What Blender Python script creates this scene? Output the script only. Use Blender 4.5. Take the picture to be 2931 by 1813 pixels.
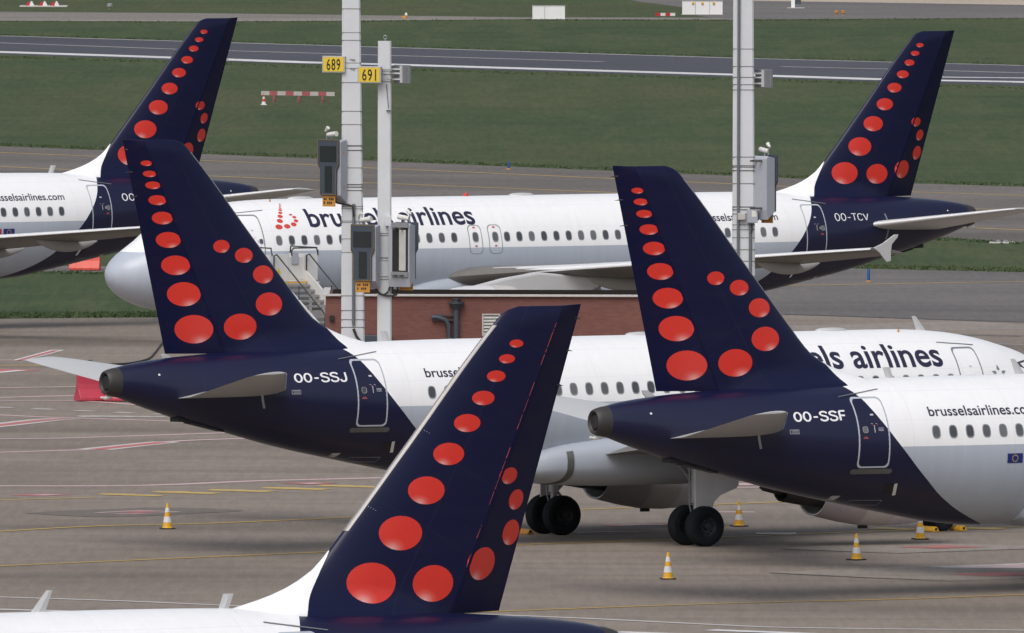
import bpy, bmesh, math, random
import numpy as np
from mathutils import Vector, Matrix

random.seed(7)
for o in list(bpy.data.objects):
    bpy.data.objects.remove(o, do_unlink=True)
scene = bpy.context.scene
COL = scene.collection

# ------------------------------------------------------------------ camera
FPX, PITCH, ROLL, CAMH = 49000.0, 2.13697, 0.15962, 25.0577   # focal length in photo pixels, degrees, degrees, metres
PW, PH = 2931.0, 1813.0
cam_d = bpy.data.cameras.new('camera')
cam_d.sensor_width = 36.0
cam_d.lens = FPX / PW * 36.0
cam_d.clip_start = 5.0
cam_d.clip_end = 9000.0
cam = bpy.data.objects.new('camera', cam_d)
COL.objects.link(cam)
cam.matrix_world = (Matrix.Translation((0, 0, CAMH)) @ Matrix.Rotation(math.radians(90 - PITCH), 4, 'X')
                    @ Matrix.Rotation(math.radians(ROLL), 4, 'Z'))
scene.camera = cam
scene.render.resolution_x, scene.render.resolution_y = 1024, 633

# ------------------------------------------------------------------ sky and sun (overcast)
SUN_EL, SUN_AZ = math.radians(52), math.radians(200)      # azimuth: from +Y clockwise; the light comes from behind the camera, a little left
world = bpy.data.worlds.new('World')
scene.world = world
world.use_nodes = True
wn = world.node_tree.nodes
wl = world.node_tree.links
wn.clear()
w_out = wn.new('ShaderNodeOutputWorld')
w_bg = wn.new('ShaderNodeBackground')
w_sky = wn.new('ShaderNodeTexSky')
w_sky.sky_type = 'NISHITA'
w_sky.sun_disc = False
w_sky.sun_elevation = SUN_EL
w_sky.sun_rotation = SUN_AZ
w_sky.air_density = 1.0
w_sky.dust_density = 4.0
w_hsv = wn.new('ShaderNodeHueSaturation')
w_hsv.inputs['Saturation'].default_value = 0.52
wl.new(w_sky.outputs['Color'], w_hsv.inputs['Color'])
wl.new(w_hsv.outputs['Color'], w_bg.inputs['Color'])
w_bg.inputs['Strength'].default_value = 0.15
wl.new(w_bg.outputs['Background'], w_out.inputs['Surface'])

sun_d = bpy.data.lights.new('sun', 'SUN')
sun_d.energy = 1.0
sun_d.angle = math.radians(38)
sun_d.color = (1.0, 0.97, 0.93)
sun = bpy.data.objects.new('sun', sun_d)
COL.objects.link(sun)
sdir = Vector((math.sin(SUN_AZ) * math.cos(SUN_EL), math.cos(SUN_AZ) * math.cos(SUN_EL), math.sin(SUN_EL)))
sun.rotation_euler = sdir.to_track_quat('Z', 'Y').to_euler()
sun.location = (0, 300, 200)

scene.view_settings.view_transform = 'Standard'
scene.view_settings.look = 'None'
scene.view_settings.exposure = 0.0
scene.view_settings.gamma = 1.0
scene.view_settings.use_curve_mapping = False
scene.render.engine = 'CYCLES'

# ------------------------------------------------------------------ layout helpers: places on the ground read off the photograph
_cp, _sp = math.cos(math.radians(PITCH)), math.sin(math.radians(PITCH))
_cr, _sr = math.cos(math.radians(ROLL)), math.sin(math.radians(ROLL))


def ray(x, y):
    dx, dy = x - PW / 2, y - PH / 2
    a = dx * _cr + dy * _sr
    b = -dx * _sr + dy * _cr
    X, F, U = a / FPX, 1.0, -b / FPX
    return X, F * _cp + U * _sp, U * _cp - F * _sp


def G(x, y, z=0.0):
    d = ray(x, y)
    t = (z - CAMH) / d[2]
    return Vector((d[0] * t, d[1] * t, z))


def AT(x, y, Y):
    d = ray(x, y)
    t = Y / d[1]
    return Vector((d[0] * t, Y, CAMH + d[2] * t))


# ------------------------------------------------------------------ object helpers
class MB:
    def __init__(self):
        self.v, self.f, self.m, self.uv = [], [], [], {}

    def add(self, vs, fs, mi=0):
        o = len(self.v)
        self.v += [tuple(p) for p in vs]
        for f in fs:
            self.f.append(tuple(i + o for i in f))
            self.m.append(mi)
        return o

    def box(self, c, s, rz=0.0, mi=0, bev=0.0):
        cx, cy, cz = c
        sx, sy, sz = s[0] / 2, s[1] / 2, s[2] / 2
        vs = []
        for z in (-sz, sz):
            for x, y in ((-sx, -sy), (sx, -sy), (sx, sy), (-sx, sy)):
                vs.append((cx + x * math.cos(rz) - y * math.sin(rz), cy + x * math.sin(rz) + y * math.cos(rz), cz + z))
        self.add(vs, [(3, 2, 1, 0), (4, 5, 6, 7), (0, 1, 5, 4), (1, 2, 6, 5), (2, 3, 7, 6), (3, 0, 4, 7)], mi)

    def loft(self, rings, mi=0, cap0=True, cap1=True, closed=True):
        n = len(rings[0])
        vs = [p for r in rings for p in r]
        fs = []
        for i in range(len(rings) - 1):
            for j in range(n if closed else n - 1):
                k = (j + 1) % n
                fs.append((i * n + j, i * n + k, (i + 1) * n + k, (i + 1) * n + j))
        if cap0:
            fs.append(tuple(reversed(range(n))))
        if cap1:
            fs.append(tuple((len(rings) - 1) * n + j for j in range(n)))
        self.add(vs, fs, mi)

    def tube(self, pts, r, n=8, mi=0, cap=True):
        pts = [Vector(p) for p in pts]
        rr = r if isinstance(r, (list, tuple)) else [r] * len(pts)
        rings = []
        for i, p in enumerate(pts):
            if i == 0:
                d = pts[1] - pts[0]
            elif i == len(pts) - 1:
                d = pts[-1] - pts[-2]
            else:
                d = (pts[i + 1] - pts[i]).normalized() + (pts[i] - pts[i - 1]).normalized()
            d.normalize()
            up = Vector((0, 0, 1)) if abs(d.z) < .9 else Vector((1, 0, 0))
            a = d.cross(up).normalized()
            b = a.cross(d).normalized()
            rings.append([p + (a * math.cos(t) + b * math.sin(t)) * rr[i] for t in [2 * math.pi * k / n for k in range(n)]])
        self.loft(rings, mi, cap, cap)

    def lathe(self, prof, n=24, mi=0, c=(0, 0, 0), axis='Z', cap0=True, cap1=True):
        rings = []
        for r, h in prof:
            ring = []
            for k in range(n):
                t = 2 * math.pi * k / n
                a, b = r * math.cos(t), r * math.sin(t)
                if axis == 'Z':
                    p = (c[0] + a, c[1] + b, c[2] + h)
                elif axis == 'X':
                    p = (c[0] + h, c[1] + a, c[2] + b)
                else:
                    p = (c[0] + b, c[1] + h, c[2] + a)
                ring.append(p)
            rings.append(ring)
        self.loft(rings, mi, cap0, cap1)

    def prism(self, poly, d0, d1, axis='Y', mi=0):
        """extrude a closed 2-D outline; axis Y: (x,z), axis X: (y,z), axis Z: (x,y)"""
        def P(a, b, d):
            return {'Y': (a, d, b), 'X': (d, a, b), 'Z': (a, b, d)}[axis]
        n = len(poly)
        vs = [P(a, b, d0) for a, b in poly] + [P(a, b, d1) for a, b in poly]
        fs = [tuple(range(n)), tuple(reversed(range(n, 2 * n)))]
        fs += [(i, i + n, (i + 1) % n + n, (i + 1) % n) for i in range(n)]
        self.add(vs, fs, mi)

    def build(self, name, mats, parent=None, smooth=False, sharp=None, bevel=0.0):
        me = bpy.data.meshes.new(name)
        me.from_pydata(self.v, [], self.f)
        if not isinstance(mats, (list, tuple)):
            mats = [mats]
        for m in mats:
            me.materials.append(m)
        if any(self.m):
            me.polygons.foreach_set('material_index', self.m)
        bm = bmesh.new()
        bm.from_mesh(me)
        bmesh.ops.recalc_face_normals(bm, faces=bm.faces[:])
        if smooth:
            for f in bm.faces:
                f.smooth = True
            ang = math.radians(sharp if sharp else 35)
            for e in bm.edges:
                if len(e.link_faces) == 2:
                    e.smooth = e.calc_face_angle(0) < ang
        bm.to_mesh(me)
        bm.free()
        return link(name, me, parent, bevel)


def link(name, me, parent=None, bevel=0.0):
    o = bpy.data.objects.new(name, me)
    COL.objects.link(o)
    if parent:
        o.parent = parent
    if bevel:
        md = o.modifiers.new('bevel', 'BEVEL')
        md.width = bevel
        md.segments = 2
        md.limit_method = 'ANGLE'
        md.angle_limit = math.radians(40)
    return o


def tag(o, label, cat=None, group=None, kind=None):
    if label:
        o['label'] = label
    if cat:
        o['category'] = cat
    if group:
        o['group'] = group
    if kind:
        o['kind'] = kind
    return o


def empty(name, loc, rz=0.0):
    o = bpy.data.objects.new(name, None)
    COL.objects.link(o)
    o.location = loc
    o.rotation_euler = (0, 0, rz)
    o.empty_display_size = .3
    return o


def copy_tree(o, parent=None):
    c = o.copy()
    COL.objects.link(c)
    c.parent = parent
    for ch in list(o.children):
        copy_tree(ch, c)
    return c


# ------------------------------------------------------------------ materials
def new_mat(name):
    m = bpy.data.materials.new(name)
    m.use_nodes = True
    nt = m.node_tree
    return m, nt.nodes, nt.links, nt.nodes['Principled BSDF']


def simple(name, col, rough=.5, metal=0.0, var=0.12, scale=3.0, coat=0.0, spec=.5, bump=0.0):
    m, n, l, b = new_mat(name)
    b.inputs['Roughness'].default_value = rough
    b.inputs['Metallic'].default_value = metal
    b.inputs['Coat Weight'].default_value = coat
    b.inputs['Specular IOR Level'].default_value = spec
    if var:
        tc = n.new('ShaderNodeTexCoord')
        nz = n.new('ShaderNodeTexNoise')
        nz.inputs['Scale'].default_value = scale
        nz.inputs['Detail'].default_value = 6
        nz.inputs['Roughness'].default_value = .65
        l.new(tc.outputs['Object'], nz.inputs['Vector'])
        mx = n.new('ShaderNodeMix')
        mx.data_type = 'RGBA'
        mx.inputs[6].default_value = (*[c * (1 - var) for c in col], 1)
        mx.inputs[7].default_value = (*[min(1, c * (1 + var)) for c in col], 1)
        l.new(nz.outputs['Fac'], mx.inputs[0])
        l.new(mx.outputs[2], b.inputs['Base Color'])
        if bump:
            bp = n.new('ShaderNodeBump')
            bp.inputs['Strength'].default_value = bump
            bp.inputs['Distance'].default_value = .02
            l.new(nz.outputs['Fac'], bp.inputs['Height'])
            l.new(bp.outputs['Normal'], b.inputs['Normal'])
    else:
        b.inputs['Base Color'].default_value = (*col, 1)
    return m


def math_node(n, l, op, a, b=None, clamp=False):
    nd = n.new('ShaderNodeMath')
    nd.operation = op
    nd.use_clamp = clamp
    for i, s in enumerate((a, b)):
        if s is None:
            continue
        if isinstance(s, (int, float)):
            nd.inputs[i].default_value = s
        else:
            l.new(s, nd.inputs[i])
    return nd.outputs[0]


def mixc(n, l, fac, a, b):
    mx = n.new('ShaderNodeMix')
    mx.data_type = 'RGBA'
    for s, i in ((fac, 0), (a, 6), (b, 7)):
        if isinstance(s, (int, float)):
            mx.inputs[i].default_value = s
        elif isinstance(s, tuple):
            mx.inputs[i].default_value = (*s, 1) if len(s) == 3 else s
        else:
            l.new(s, mx.inputs[i])
    return mx.outputs[2]


def noise(n, l, vec, scale, detail=5, rough=.6, dist=0.0):
    nz = n.new('ShaderNodeTexNoise')
    nz.inputs['Scale'].default_value = scale
    nz.inputs['Detail'].default_value = detail
    nz.inputs['Roughness'].default_value = rough
    nz.inputs['Distortion'].default_value = dist
    l.new(vec, nz.inputs['Vector'])
    return nz.outputs['Fac']


def ramp(n, l, fac, stops):
    r = n.new('ShaderNodeValToRGB')
    els = r.color_ramp.elements
    while len(els) < len(stops):
        els.new(.5)
    for e, (p, c) in zip(els, stops):
        e.position = p
        e.color = (*c, 1) if isinstance(c, tuple) else (c, c, c, 1)
    l.new(fac, r.inputs[0])
    return r.outputs[0]


def mapping(n, l, vec, scale=(1, 1, 1), rot=(0, 0, 0)):
    mp = n.new('ShaderNodeMapping')
    mp.inputs['Scale'].default_value = scale
    mp.inputs['Rotation'].default_value = rot
    l.new(vec, mp.inputs['Vector'])
    return mp.outputs['Vector']


def ground_mat(name, col, dark, light, rough=.85, streak_rot=0.6, s1=.05, s2=.35, s3=6.0, amt=1.0, joints=0.0, bands=0.0):
    m, n, l, b = new_mat(name)
    tc = n.new('ShaderNodeTexCoord').outputs['Object']
    big = noise(n, l, tc, s1, 4, .6, .4)
    mid = noise(n, l, tc, s2, 6, .7, .2)
    fine = noise(n, l, tc, s3, 4, .8)
    st = noise(n, l, mapping(n, l, tc, (.05, 1.0, 1), (0, 0, streak_rot)), .45, 5, .65)
    c = ramp(n, l, big, [(.30, dark), (.5, col), (.72, light)])
    c = mixc(n, l, math_node(n, l, 'MULTIPLY', ramp(n, l, mid, [(.42, 0.0), (.68, 1.0)]), .45 * amt), c, dark)
    c = mixc(n, l, math_node(n, l, 'MULTIPLY', ramp(n, l, st, [(.52, 0.0), (.70, 1.0)]), .55 * amt), c, tuple(x * .72 for x in dark))
    c = mixc(n, l, math_node(n, l, 'MULTIPLY', ramp(n, l, fine, [(.45, 0.0), (.75, 1.0)]), .30 * amt), c, light)
    if bands:
        bd = noise(n, l, mapping(n, l, tc, (.010, .085, 1), (0, 0, math.radians(2))), 1.0, 5, .62, .5)
        c = mixc(n, l, math_node(n, l, 'MULTIPLY', ramp(n, l, bd, [(.50, 0.0), (.66, 1.0)]), bands), c, tuple(x * .66 for x in dark))
        bl = noise(n, l, mapping(n, l, tc, (.016, .12, 1), (0, 0, math.radians(-3))), 1.3, 4, .6, .3)
        c = mixc(n, l, math_node(n, l, 'MULTIPLY', ramp(n, l, bl, [(.55, 0.0), (.75, 1.0)]), .5 * bands), c, tuple(min(1, x * 1.12) for x in light))
    if joints:
        br = n.new('ShaderNodeTexBrick')
        br.offset = 0.0
        br.inputs['Scale'].default_value = 1.0
        br.inputs['Mortar Size'].default_value = .02
        br.inputs['Mortar Smooth'].default_value = .1
        br.inputs['Brick Width'].default_value = joints
        br.inputs['Row Height'].default_value = joints
        br.inputs['Color1'].default_value = (0, 0, 0, 1)
        br.inputs['Color2'].default_value = (.35, .35, .35, 1)
        br.inputs['Mortar'].default_value = (1, 1, 1, 1)
        l.new(mapping(n, l, tc, (1, 1, 1), (0, 0, math.radians(-32))), br.inputs['Vector'])
        c = mixc(n, l, math_node(n, l, 'MULTIPLY', br.outputs['Fac'], .5), c, tuple(x * .45 for x in dark))
        c = mixc(n, l, math_node(n, l, 'MULTIPLY', br.outputs['Color'], .35), c, light)
    gr = noise(n, l, mapping(n, l, tc, (3.2, .24, 1)), 1.0, 3, .8)
    c = mixc(n, l, math_node(n, l, 'MULTIPLY', ramp(n, l, gr, [(.38, 1.0), (.52, 0.0)]), .20), c, tuple(x * .62 for x in dark))
    c = mixc(n, l, math_node(n, l, 'MULTIPLY', ramp(n, l, gr, [(.52, 0.0), (.70, 1.0)]), .18), c, tuple(min(1, x * 1.25) for x in light))
    l.new(c, b.inputs['Base Color'])
    b.inputs['Roughness'].default_value = rough
    b.inputs['Specular IOR Level'].default_value = .25
    bp = n.new('ShaderNodeBump')
    bp.inputs['Strength'].default_value = .25
    bp.inputs['Distance'].default_value = .02
    l.new(fine, bp.inputs['Height'])
    l.new(bp.outputs['Normal'], b.inputs['Normal'])
    return m


M_APRON = ground_mat('apron_concrete', (.236, .197, .165), (.186, .156, .131), (.272, .230, .194), amt=.9, bands=.75)
M_ASPH = ground_mat('taxiway_asphalt', (.155, .138, .125), (.120, .107, .098), (.185, .166, .151), s1=.03, amt=.8, bands=.6)
M_ASPH2 = ground_mat('lane_asphalt', (.155, .143, .138), (.118, .110, .108), (.185, .170, .162), s1=.04, amt=.9, bands=.6)
M_RUNWAY = ground_mat('runway_asphalt', (.066, .070, .084), (.053, .057, .069), (.080, .085, .100), s1=.02, amt=.6)
M_SAND = ground_mat('pale_concrete', (.46, .38, .31), (.38, .31, .25), (.52, .44, .37), s1=.02, amt=.5)
M_PATH = ground_mat('path_concrete', (.21, .19, .17), (.15, .14, .13), (.30, .27, .24), s1=.02, amt=.7)
M_PATCH = ground_mat('new_concrete', (.27, .238, .21), (.225, .20, .175), (.31, .275, .245), amt=.6)
M_STAIN = ground_mat('oil_stain', (.160, .139, .121), (.135, .117, .103), (.190, .165, .143), amt=.6)


def grass_mat():
    m, n, l, b = new_mat('grass')
    tc = n.new('ShaderNodeTexCoord').outputs['Object']
    big = noise(n, l, tc, .012, 4, .6, .6)
    mid = noise(n, l, tc, .09, 6, .7, .3)
    st = noise(n, l, mapping(n, l, tc, (.03, .5, 1), (0, 0, math.radians(-12))), .35, 5, .65)
    fine = noise(n, l, tc, 2.2, 5, .8)
    mm = noise(n, l, mapping(n, l, tc, (.5, 1, 1)), .38, 5, .75, .2)
    tu = noise(n, l, mapping(n, l, tc, (2.6, .11, 1)), 1.0, 4, .85)
    tb = noise(n, l, mapping(n, l, tc, (.22, .020, 1)), 1.0, 4, .7, .5)
    c = ramp(n, l, mid, [(.28, (0.0394, 0.0647, 0.0297)), (.5, (0.0521, 0.0817, 0.0363)), (.74, (0.0711, 0.0976, 0.0440))])
    c = mixc(n, l, math_node(n, l, 'MULTIPLY', ramp(n, l, big, [(.40, 0.0), (.66, 1.0)]), .7), c, (0.0940, 0.1000, 0.0506))
    c = mixc(n, l, math_node(n, l, 'MULTIPLY', ramp(n, l, st, [(.55, 0.0), (.72, 1.0)]), .5), c, (0.0343, 0.0512, 0.0275))
    c = mixc(n, l, math_node(n, l, 'MULTIPLY', ramp(n, l, mm, [(.45, 0.0), (.72, 1.0)]), .45), c, (0.0356, 0.0561, 0.0264))
    c = mixc(n, l, math_node(n, l, 'MULTIPLY', ramp(n, l, tb, [(.46, 0.0), (.66, 1.0)]), .6), c, (0.0914, 0.1025, 0.0528))
    c = mixc(n, l, math_node(n, l, 'MULTIPLY', ramp(n, l, tu, [(.34, 1.0), (.52, 0.0)]), .40), c, (0.0305, 0.0488, 0.0242))
    c = mixc(n, l, math_node(n, l, 'MULTIPLY', ramp(n, l, tu, [(.52, 0.0), (.72, 1.0)]), .38), c, (0.1016, 0.1147, 0.0594))
    l.new(c, b.inputs['Base Color'])
    b.inputs['Roughness'].default_value = .9
    b.inputs['Specular IOR Level'].default_value = .1
    bp = n.new('ShaderNodeBump')
    bp.inputs['Strength'].default_value = .6
    bp.inputs['Distance'].default_value = .08
    l.new(fine, bp.inputs['Height'])
    l.new(bp.outputs['Normal'], b.inputs['Normal'])
    return m


M_GRASS = grass_mat()


def paint_mat(name, col, wear=.5):
    """road paint worn down to the concrete in patches"""
    m, n, l, b = new_mat(name)
    tc = n.new('ShaderNodeTexCoord').outputs['Object']
    w = noise(n, l, tc, 1.3, 6, .75)
    w2 = noise(n, l, tc, .12, 3, .6)
    f = math_node(n, l, 'MULTIPLY', ramp(n, l, w, [(.35, 0.0), (.75, 1.0)]), wear)
    f = math_node(n, l, 'ADD', f, math_node(n, l, 'MULTIPLY', ramp(n, l, w2, [(.4, 0.0), (.7, 1.0)]), wear * .6), True)
    l.new(mixc(n, l, f, col, (.19, .165, .145)), b.inputs['Base Color'])
    b.inputs['Roughness'].default_value = .7
    return m


P_WHITE = paint_mat('white_line_paint', (.62, .60, .58), .45)
P_WHITE2 = paint_mat('bright_line_paint', (.70, .70, .70), .35)
P_PINK = paint_mat('faded_red_and_white_paint', (.60, .42, .42), .35)
P_RED = paint_mat('red_marking_paint', (.52, .12, .12), .38)
P_YEL = paint_mat('yellow_line_paint', (.54, .35, .05), .40)
P_YEL2 = paint_mat('bright_yellow_paint', (.62, .42, .08), .4)
P_DARK = paint_mat('joint_sealant', (.05, .047, .045), .3)

NAVY = (.0050, .0064, .0360)
WHITE = (.86, .865, .87)
GREY = (.43, .475, .55)


def livery_mat(name, kind, side=1):
    """aircraft paint: white crown, blue-grey belly, navy tail; borders at fixed places on the airframe"""
    m, n, l, b = new_mat(name)
    tc = n.new('ShaderNodeTexCoord').outputs['Object']
    sx = n.new('ShaderNodeSeparateXYZ')
    l.new(tc, sx.inputs[0])
    u, v, z = sx.outputs
    dirt = noise(n, l, mapping(n, l, tc, (.35, 1, 1.6)), 1.6, 7, .7, .2)
    streak = noise(n, l, mapping(n, l, tc, (3.0, 1, .25)), 1.5, 5, .6)
    if kind == 'fus':
        zn = math_node(n, l, 'DIVIDE', z, 6.0, True)
        fc = n.new('ShaderNodeFloatCurve')
        l.new(zn, fc.inputs['Value'])
        cv = fc.mapping.curves[0]
        pts = [(1.70, 13.2), (1.86, 12.5), (2.13, 11.6), (2.6, 10.58), (3.27, 9.70), (4.0, 8.98), (4.75, 8.38), (5.2, 8.08), (5.5, 7.90), (5.74, 7.70), (5.9, 7.50)]
        while len(cv.points) < len(pts):
            cv.points.new(.5, .5)
        for p, (zz, uu) in zip(cv.points, pts):
            p.location = (zz / 6.0, uu / 14.0)
        fc.mapping.update()
        ub = math_node(n, l, 'MULTIPLY', fc.outputs[0], 14.0)
        isnavy = math_node(n, l, 'LESS_THAN', u, ub)
        isgrey = math_node(n, l, 'LESS_THAN', z, 4.145)
        wcol = mixc(n, l, ramp(n, l, math_node(n, l, 'MULTIPLY', math_node(n, l, 'ADD', dirt, streak), .5), [(.38, 0.0), (.68, 1.0)]), (.865, .87, .88), (.81, .813, .817))
        gcol = mixc(n, l, ramp(n, l, streak, [(.35, 0.0), (.9, 1.0)]), GREY, (.395, .43, .49))
        c = mixc(n, l, isgrey, wcol, gcol)
        # skin seams
        fr = math_node(n, l, 'FRACT', math_node(n, l, 'DIVIDE', math_node(n, l, 'ADD', u, .37), 3.2))
        seam = math_node(n, l, 'LESS_THAN', fr, .0045)
        for zz in (5.63, 4.86, 3.05, 2.4):
            seam = math_node(n, l, 'MAXIMUM', seam, math_node(n, l, 'LESS_THAN', math_node(n, l, 'ABSOLUTE', math_node(n, l, 'SUBTRACT', z, zz)), .005))
        c = mixc(n, l, math_node(n, l, 'MULTIPLY', seam, .16), c, (.25, .26, .28))
        ncol = mixc(n, l, math_node(n, l, 'MULTIPLY', seam, .25), NAVY, (.035, .035, .07))
        c = mixc(n, l, isnavy, c, ncol)
    else:
        if side > 0:   # starboard: the border meets the leading edge low down
            e = math_node(n, l, 'ADD', 7.36, math_node(n, l, 'MULTIPLY', math_node(n, l, 'SUBTRACT', 6.5, z), .70))
        else:
            e = math_node(n, l, 'ADD', 6.52, math_node(n, l, 'MULTIPLY', math_node(n, l, 'SUBTRACT', 7.22, z), .66))
        isw = math_node(n, l, 'GREATER_THAN', u, e)
        ncol = mixc(n, l, math_node(n, l, 'MULTIPLY', ramp(n, l, dirt, [(.5, 0.0), (.8, 1.0)]), .25), NAVY, (.017, .017, .040))
        if kind == 'rud':
            ncol = mixc(n, l, math_node(n, l, 'MULTIPLY', ramp(n, l, dirt, [(.45, 0.0), (.75, 1.0)]), .45), NAVY, (.020, .013, .018))
        sm = math_node(n, l, 'SUBTRACT', z, math_node(n, l, 'MULTIPLY', u, .55))
        fr = math_node(n, l, 'FRACT', math_node(n, l, 'DIVIDE', sm, 1.65))
        seam = math_node(n, l, 'LESS_THAN', fr, .006)
        sp = math_node(n, l, 'ABSOLUTE', math_node(n, l, 'SUBTRACT', math_node(n, l, 'ADD', u, math_node(n, l, 'MULTIPLY', z, .545)), 8.55))
        seam = math_node(n, l, 'MAXIMUM', seam, math_node(n, l, 'LESS_THAN', sp, .008))
        ncol = mixc(n, l, math_node(n, l, 'MULTIPLY', seam, .35), ncol, (.035, .036, .065))
        c = mixc(n, l, isw, ncol, WHITE)
    l.new(c, b.inputs['Base Color'])
    b.inputs['Roughness'].default_value = .30
    l.new(math_node(n, l, 'ADD', .20, math_node(n, l, 'MULTIPLY', dirt, .25)), b.inputs['Roughness'])
    b.inputs['Specular IOR Level'].default_value = .50 if kind == 'fus' else (.28 if kind == 'fin' else .16)
    b.inputs['Coat Weight'].default_value = .06 if kind == 'fus' else 0.0
    b.inputs['Coat Roughness'].default_value = .10
    bp = n.new('ShaderNodeBump')
    bp.inputs['Strength'].default_value = .10
    bp.inputs['Distance'].default_value = .02
    l.new(noise(n, l, mapping(n, l, tc, (1.9, 1, 2.6)), 1.0, 2, .5), bp.inputs['Height'])
    l.new(bp.outputs['Normal'], b.inputs['Normal'])
    return m


M_FUS = livery_mat('livery_fuselage', 'fus')
M_FIN = {1: livery_mat('livery_fin_starboard', 'fin', 1), -1: livery_mat('livery_fin_port', 'fin', -1)}
M_RUD = livery_mat('livery_rudder', 'rud', 1)


def dot_mat():
    m, n, l, b = new_mat('printed_red_dot')
    uv = n.new('ShaderNodeUVMap')
    uv.uv_map = 'UVMap'
    sx = n.new('ShaderNodeSeparateXYZ')
    l.new(uv.outputs[0], sx.inputs[0])
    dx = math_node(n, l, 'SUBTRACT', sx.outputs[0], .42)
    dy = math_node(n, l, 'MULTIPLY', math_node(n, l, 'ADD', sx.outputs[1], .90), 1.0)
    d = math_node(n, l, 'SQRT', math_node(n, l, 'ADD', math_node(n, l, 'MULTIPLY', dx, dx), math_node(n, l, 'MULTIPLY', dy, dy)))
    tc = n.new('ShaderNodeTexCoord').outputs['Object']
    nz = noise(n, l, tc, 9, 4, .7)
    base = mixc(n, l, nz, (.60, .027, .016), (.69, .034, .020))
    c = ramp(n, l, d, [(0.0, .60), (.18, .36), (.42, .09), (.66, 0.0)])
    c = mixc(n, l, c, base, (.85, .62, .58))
    l.new(c, b.inputs['Base Color'])
    b.inputs['Roughness'].default_value = .35
    b.inputs['Coat Weight'].default_value = .15
    return m


M_DOT = dot_mat()
M_LOGO = simple('logo_red', (.62, .06, .04), .4, var=.05)
M_TXT = simple('navy_lettering', (.018, .018, .05), .4, var=.05)
M_TXTW = simple('white_lettering', (.78, .78, .80), .4, var=.05)
M_DOORLINE = simple('door_outline_paint', (.42, .45, .50), .35, var=.08)
M_DOORGREY = simple('door_outline_dark', (.20, .215, .24), .35, var=.08)
M_SCUFF = simple('scuff_plate', (.14, .14, .14), .5, .6, var=.2)
M_PANE = simple('window_pane', (.092, .098, .108), .25, var=.35, scale=4.0, coat=.3)
M_PANES = [M_PANE, simple('window_pane_dark', (.055, .060, .068), .2, var=.3, scale=4.0, coat=.3), simple('window_pane_blind', (.135, .138, .142), .35, var=.2, scale=4.0, coat=.2)]
M_WFRAME = simple('window_surround', (.26, .27, .28), .4, var=.1)
M_WING = simple('wing_grey_paint', (.155, .147, .137), .42, var=.16, scale=1.2)
M_WINGW = simple('wing_white_paint', (.50, .505, .51), .35, var=.08, scale=1.2)
M_SLAT = simple('bare_metal_leading_edge', (.80, .80, .81), .38, .35, var=.06)
M_FINLE = simple('fin_leading_edge_metal', (.30, .285, .28), .45, .4, var=.10)
M_BELLY = simple('belly_fairing_paint', (.37, .405, .46), .5, var=.14, scale=.9, spec=.3)
M_NAC = simple('nacelle_paint', (.60, .60, .62), .35, var=.12, scale=1.0)
M_NACD = simple('nacelle_sleeve', (.40, .36, .365), .4, var=.1)
M_EXH = simple('exhaust_metal', (.045, .042, .042), .5, .5, var=.3)
M_APU = simple('apu_exhaust_metal', (.040, .038, .038), .55, .2, var=.25, scale=6)
M_TYRE = simple('tyre_rubber', (.010, .0125, .016), .9, var=.3, scale=4, spec=.2)
M_RIM = simple('wheel_rim', (.030, .033, .040), .45, .5, var=.2)
M_STRUT = simple('gear_steel', (.34, .36, .38), .35, .5, var=.2)
M_GDOOR = simple('gear_door_paint', (.52, .52, .52), .45, var=.15)
M_BLACK = simple('matt_black', (.012, .012, .014), .6, var=.1)
M_GLASS = simple('cockpit_glass', (.035, .035, .032), .12, var=.2, coat=.6)
M_BEACON = simple('red_beacon', (.55, .03, .03), .3, var=.05)
M_EUBLUE = simple('flag_blue', (.012, .022, .16), .4, var=.08)
M_EUYEL = simple('flag_yellow', (.60, .42, .04), .4, var=.05)
M_FLAGRED = simple('flag_red', (.45, .02, .03), .4, var=.05)
M_PLAC = simple('placard_white', (.52, .52, .56), .4, var=.1)
M_PLACR = simple('placard_red', (.55, .10, .10), .4, var=.1)

M_POLE = simple('concrete_mast', (.585, .605, .63), .75, var=.10, scale=1.5, bump=.1)
M_CONDUIT = simple('conduit_grey', (.14, .155, .17), .5, .2, var=.15)
M_STEEL = simple('galvanised_steel', (.30, .31, .33), .45, .6, var=.2)
M_DKSTEEL = simple('dark_strap_steel', (.15, .143, .135), .5, .5, var=.2)
M_BOXGREY = simple('cabinet_grey', (.36, .38, .43), .45, var=.08)
M_BOXDARK = simple('display_blue_grey', (.046, .060, .082), .45, var=.12)
M_SCREEN = simple('display_screen', (.018, .024, .026), .2, var=.25, coat=.3)
M_ORANGE = simple('orange_plate', (.50, .23, .035), .5, var=.15)
M_EDGEY = simple('yellow_edge_strip', (.26, .16, .04), .5, var=.1)
M_CAMW = simple('camera_white', (.68, .67, .64), .4, var=.06)
M_SIGNY = simple('sign_yellow', (.70, .50, .03), .45, var=.06)
M_SIGNF = simple('sign_frame', (.42, .41, .42), .45, .2, var=.08)
M_CONEY = simple('cone_yellow', (.68, .36, .015), .5, var=.12, scale=6)
M_CONEW = simple('cone_white', (.66, .65, .65), .5, var=.15, scale=9)
M_RUBBER = simple('cone_base_rubber', (.018, .018, .02), .8, var=.2)
M_REDPL = simple('barrier_red_plastic', (.46, .045, .075), .45, var=.15, scale=2)
M_ORPL = simple('barrier_orange_plastic', (.62, .075, .05), .45, var=.12, scale=2)
M_CABLE = simple('black_cable', (.022, .021, .02), .6, var=.1)
M_STAIRW = simple('stairs_white_paint', (.62, .62, .61), .45, var=.12, scale=2)
M_STAIRG = simple('stairs_tread_grey', (.27, .265, .26), .6, var=.2)
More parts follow.
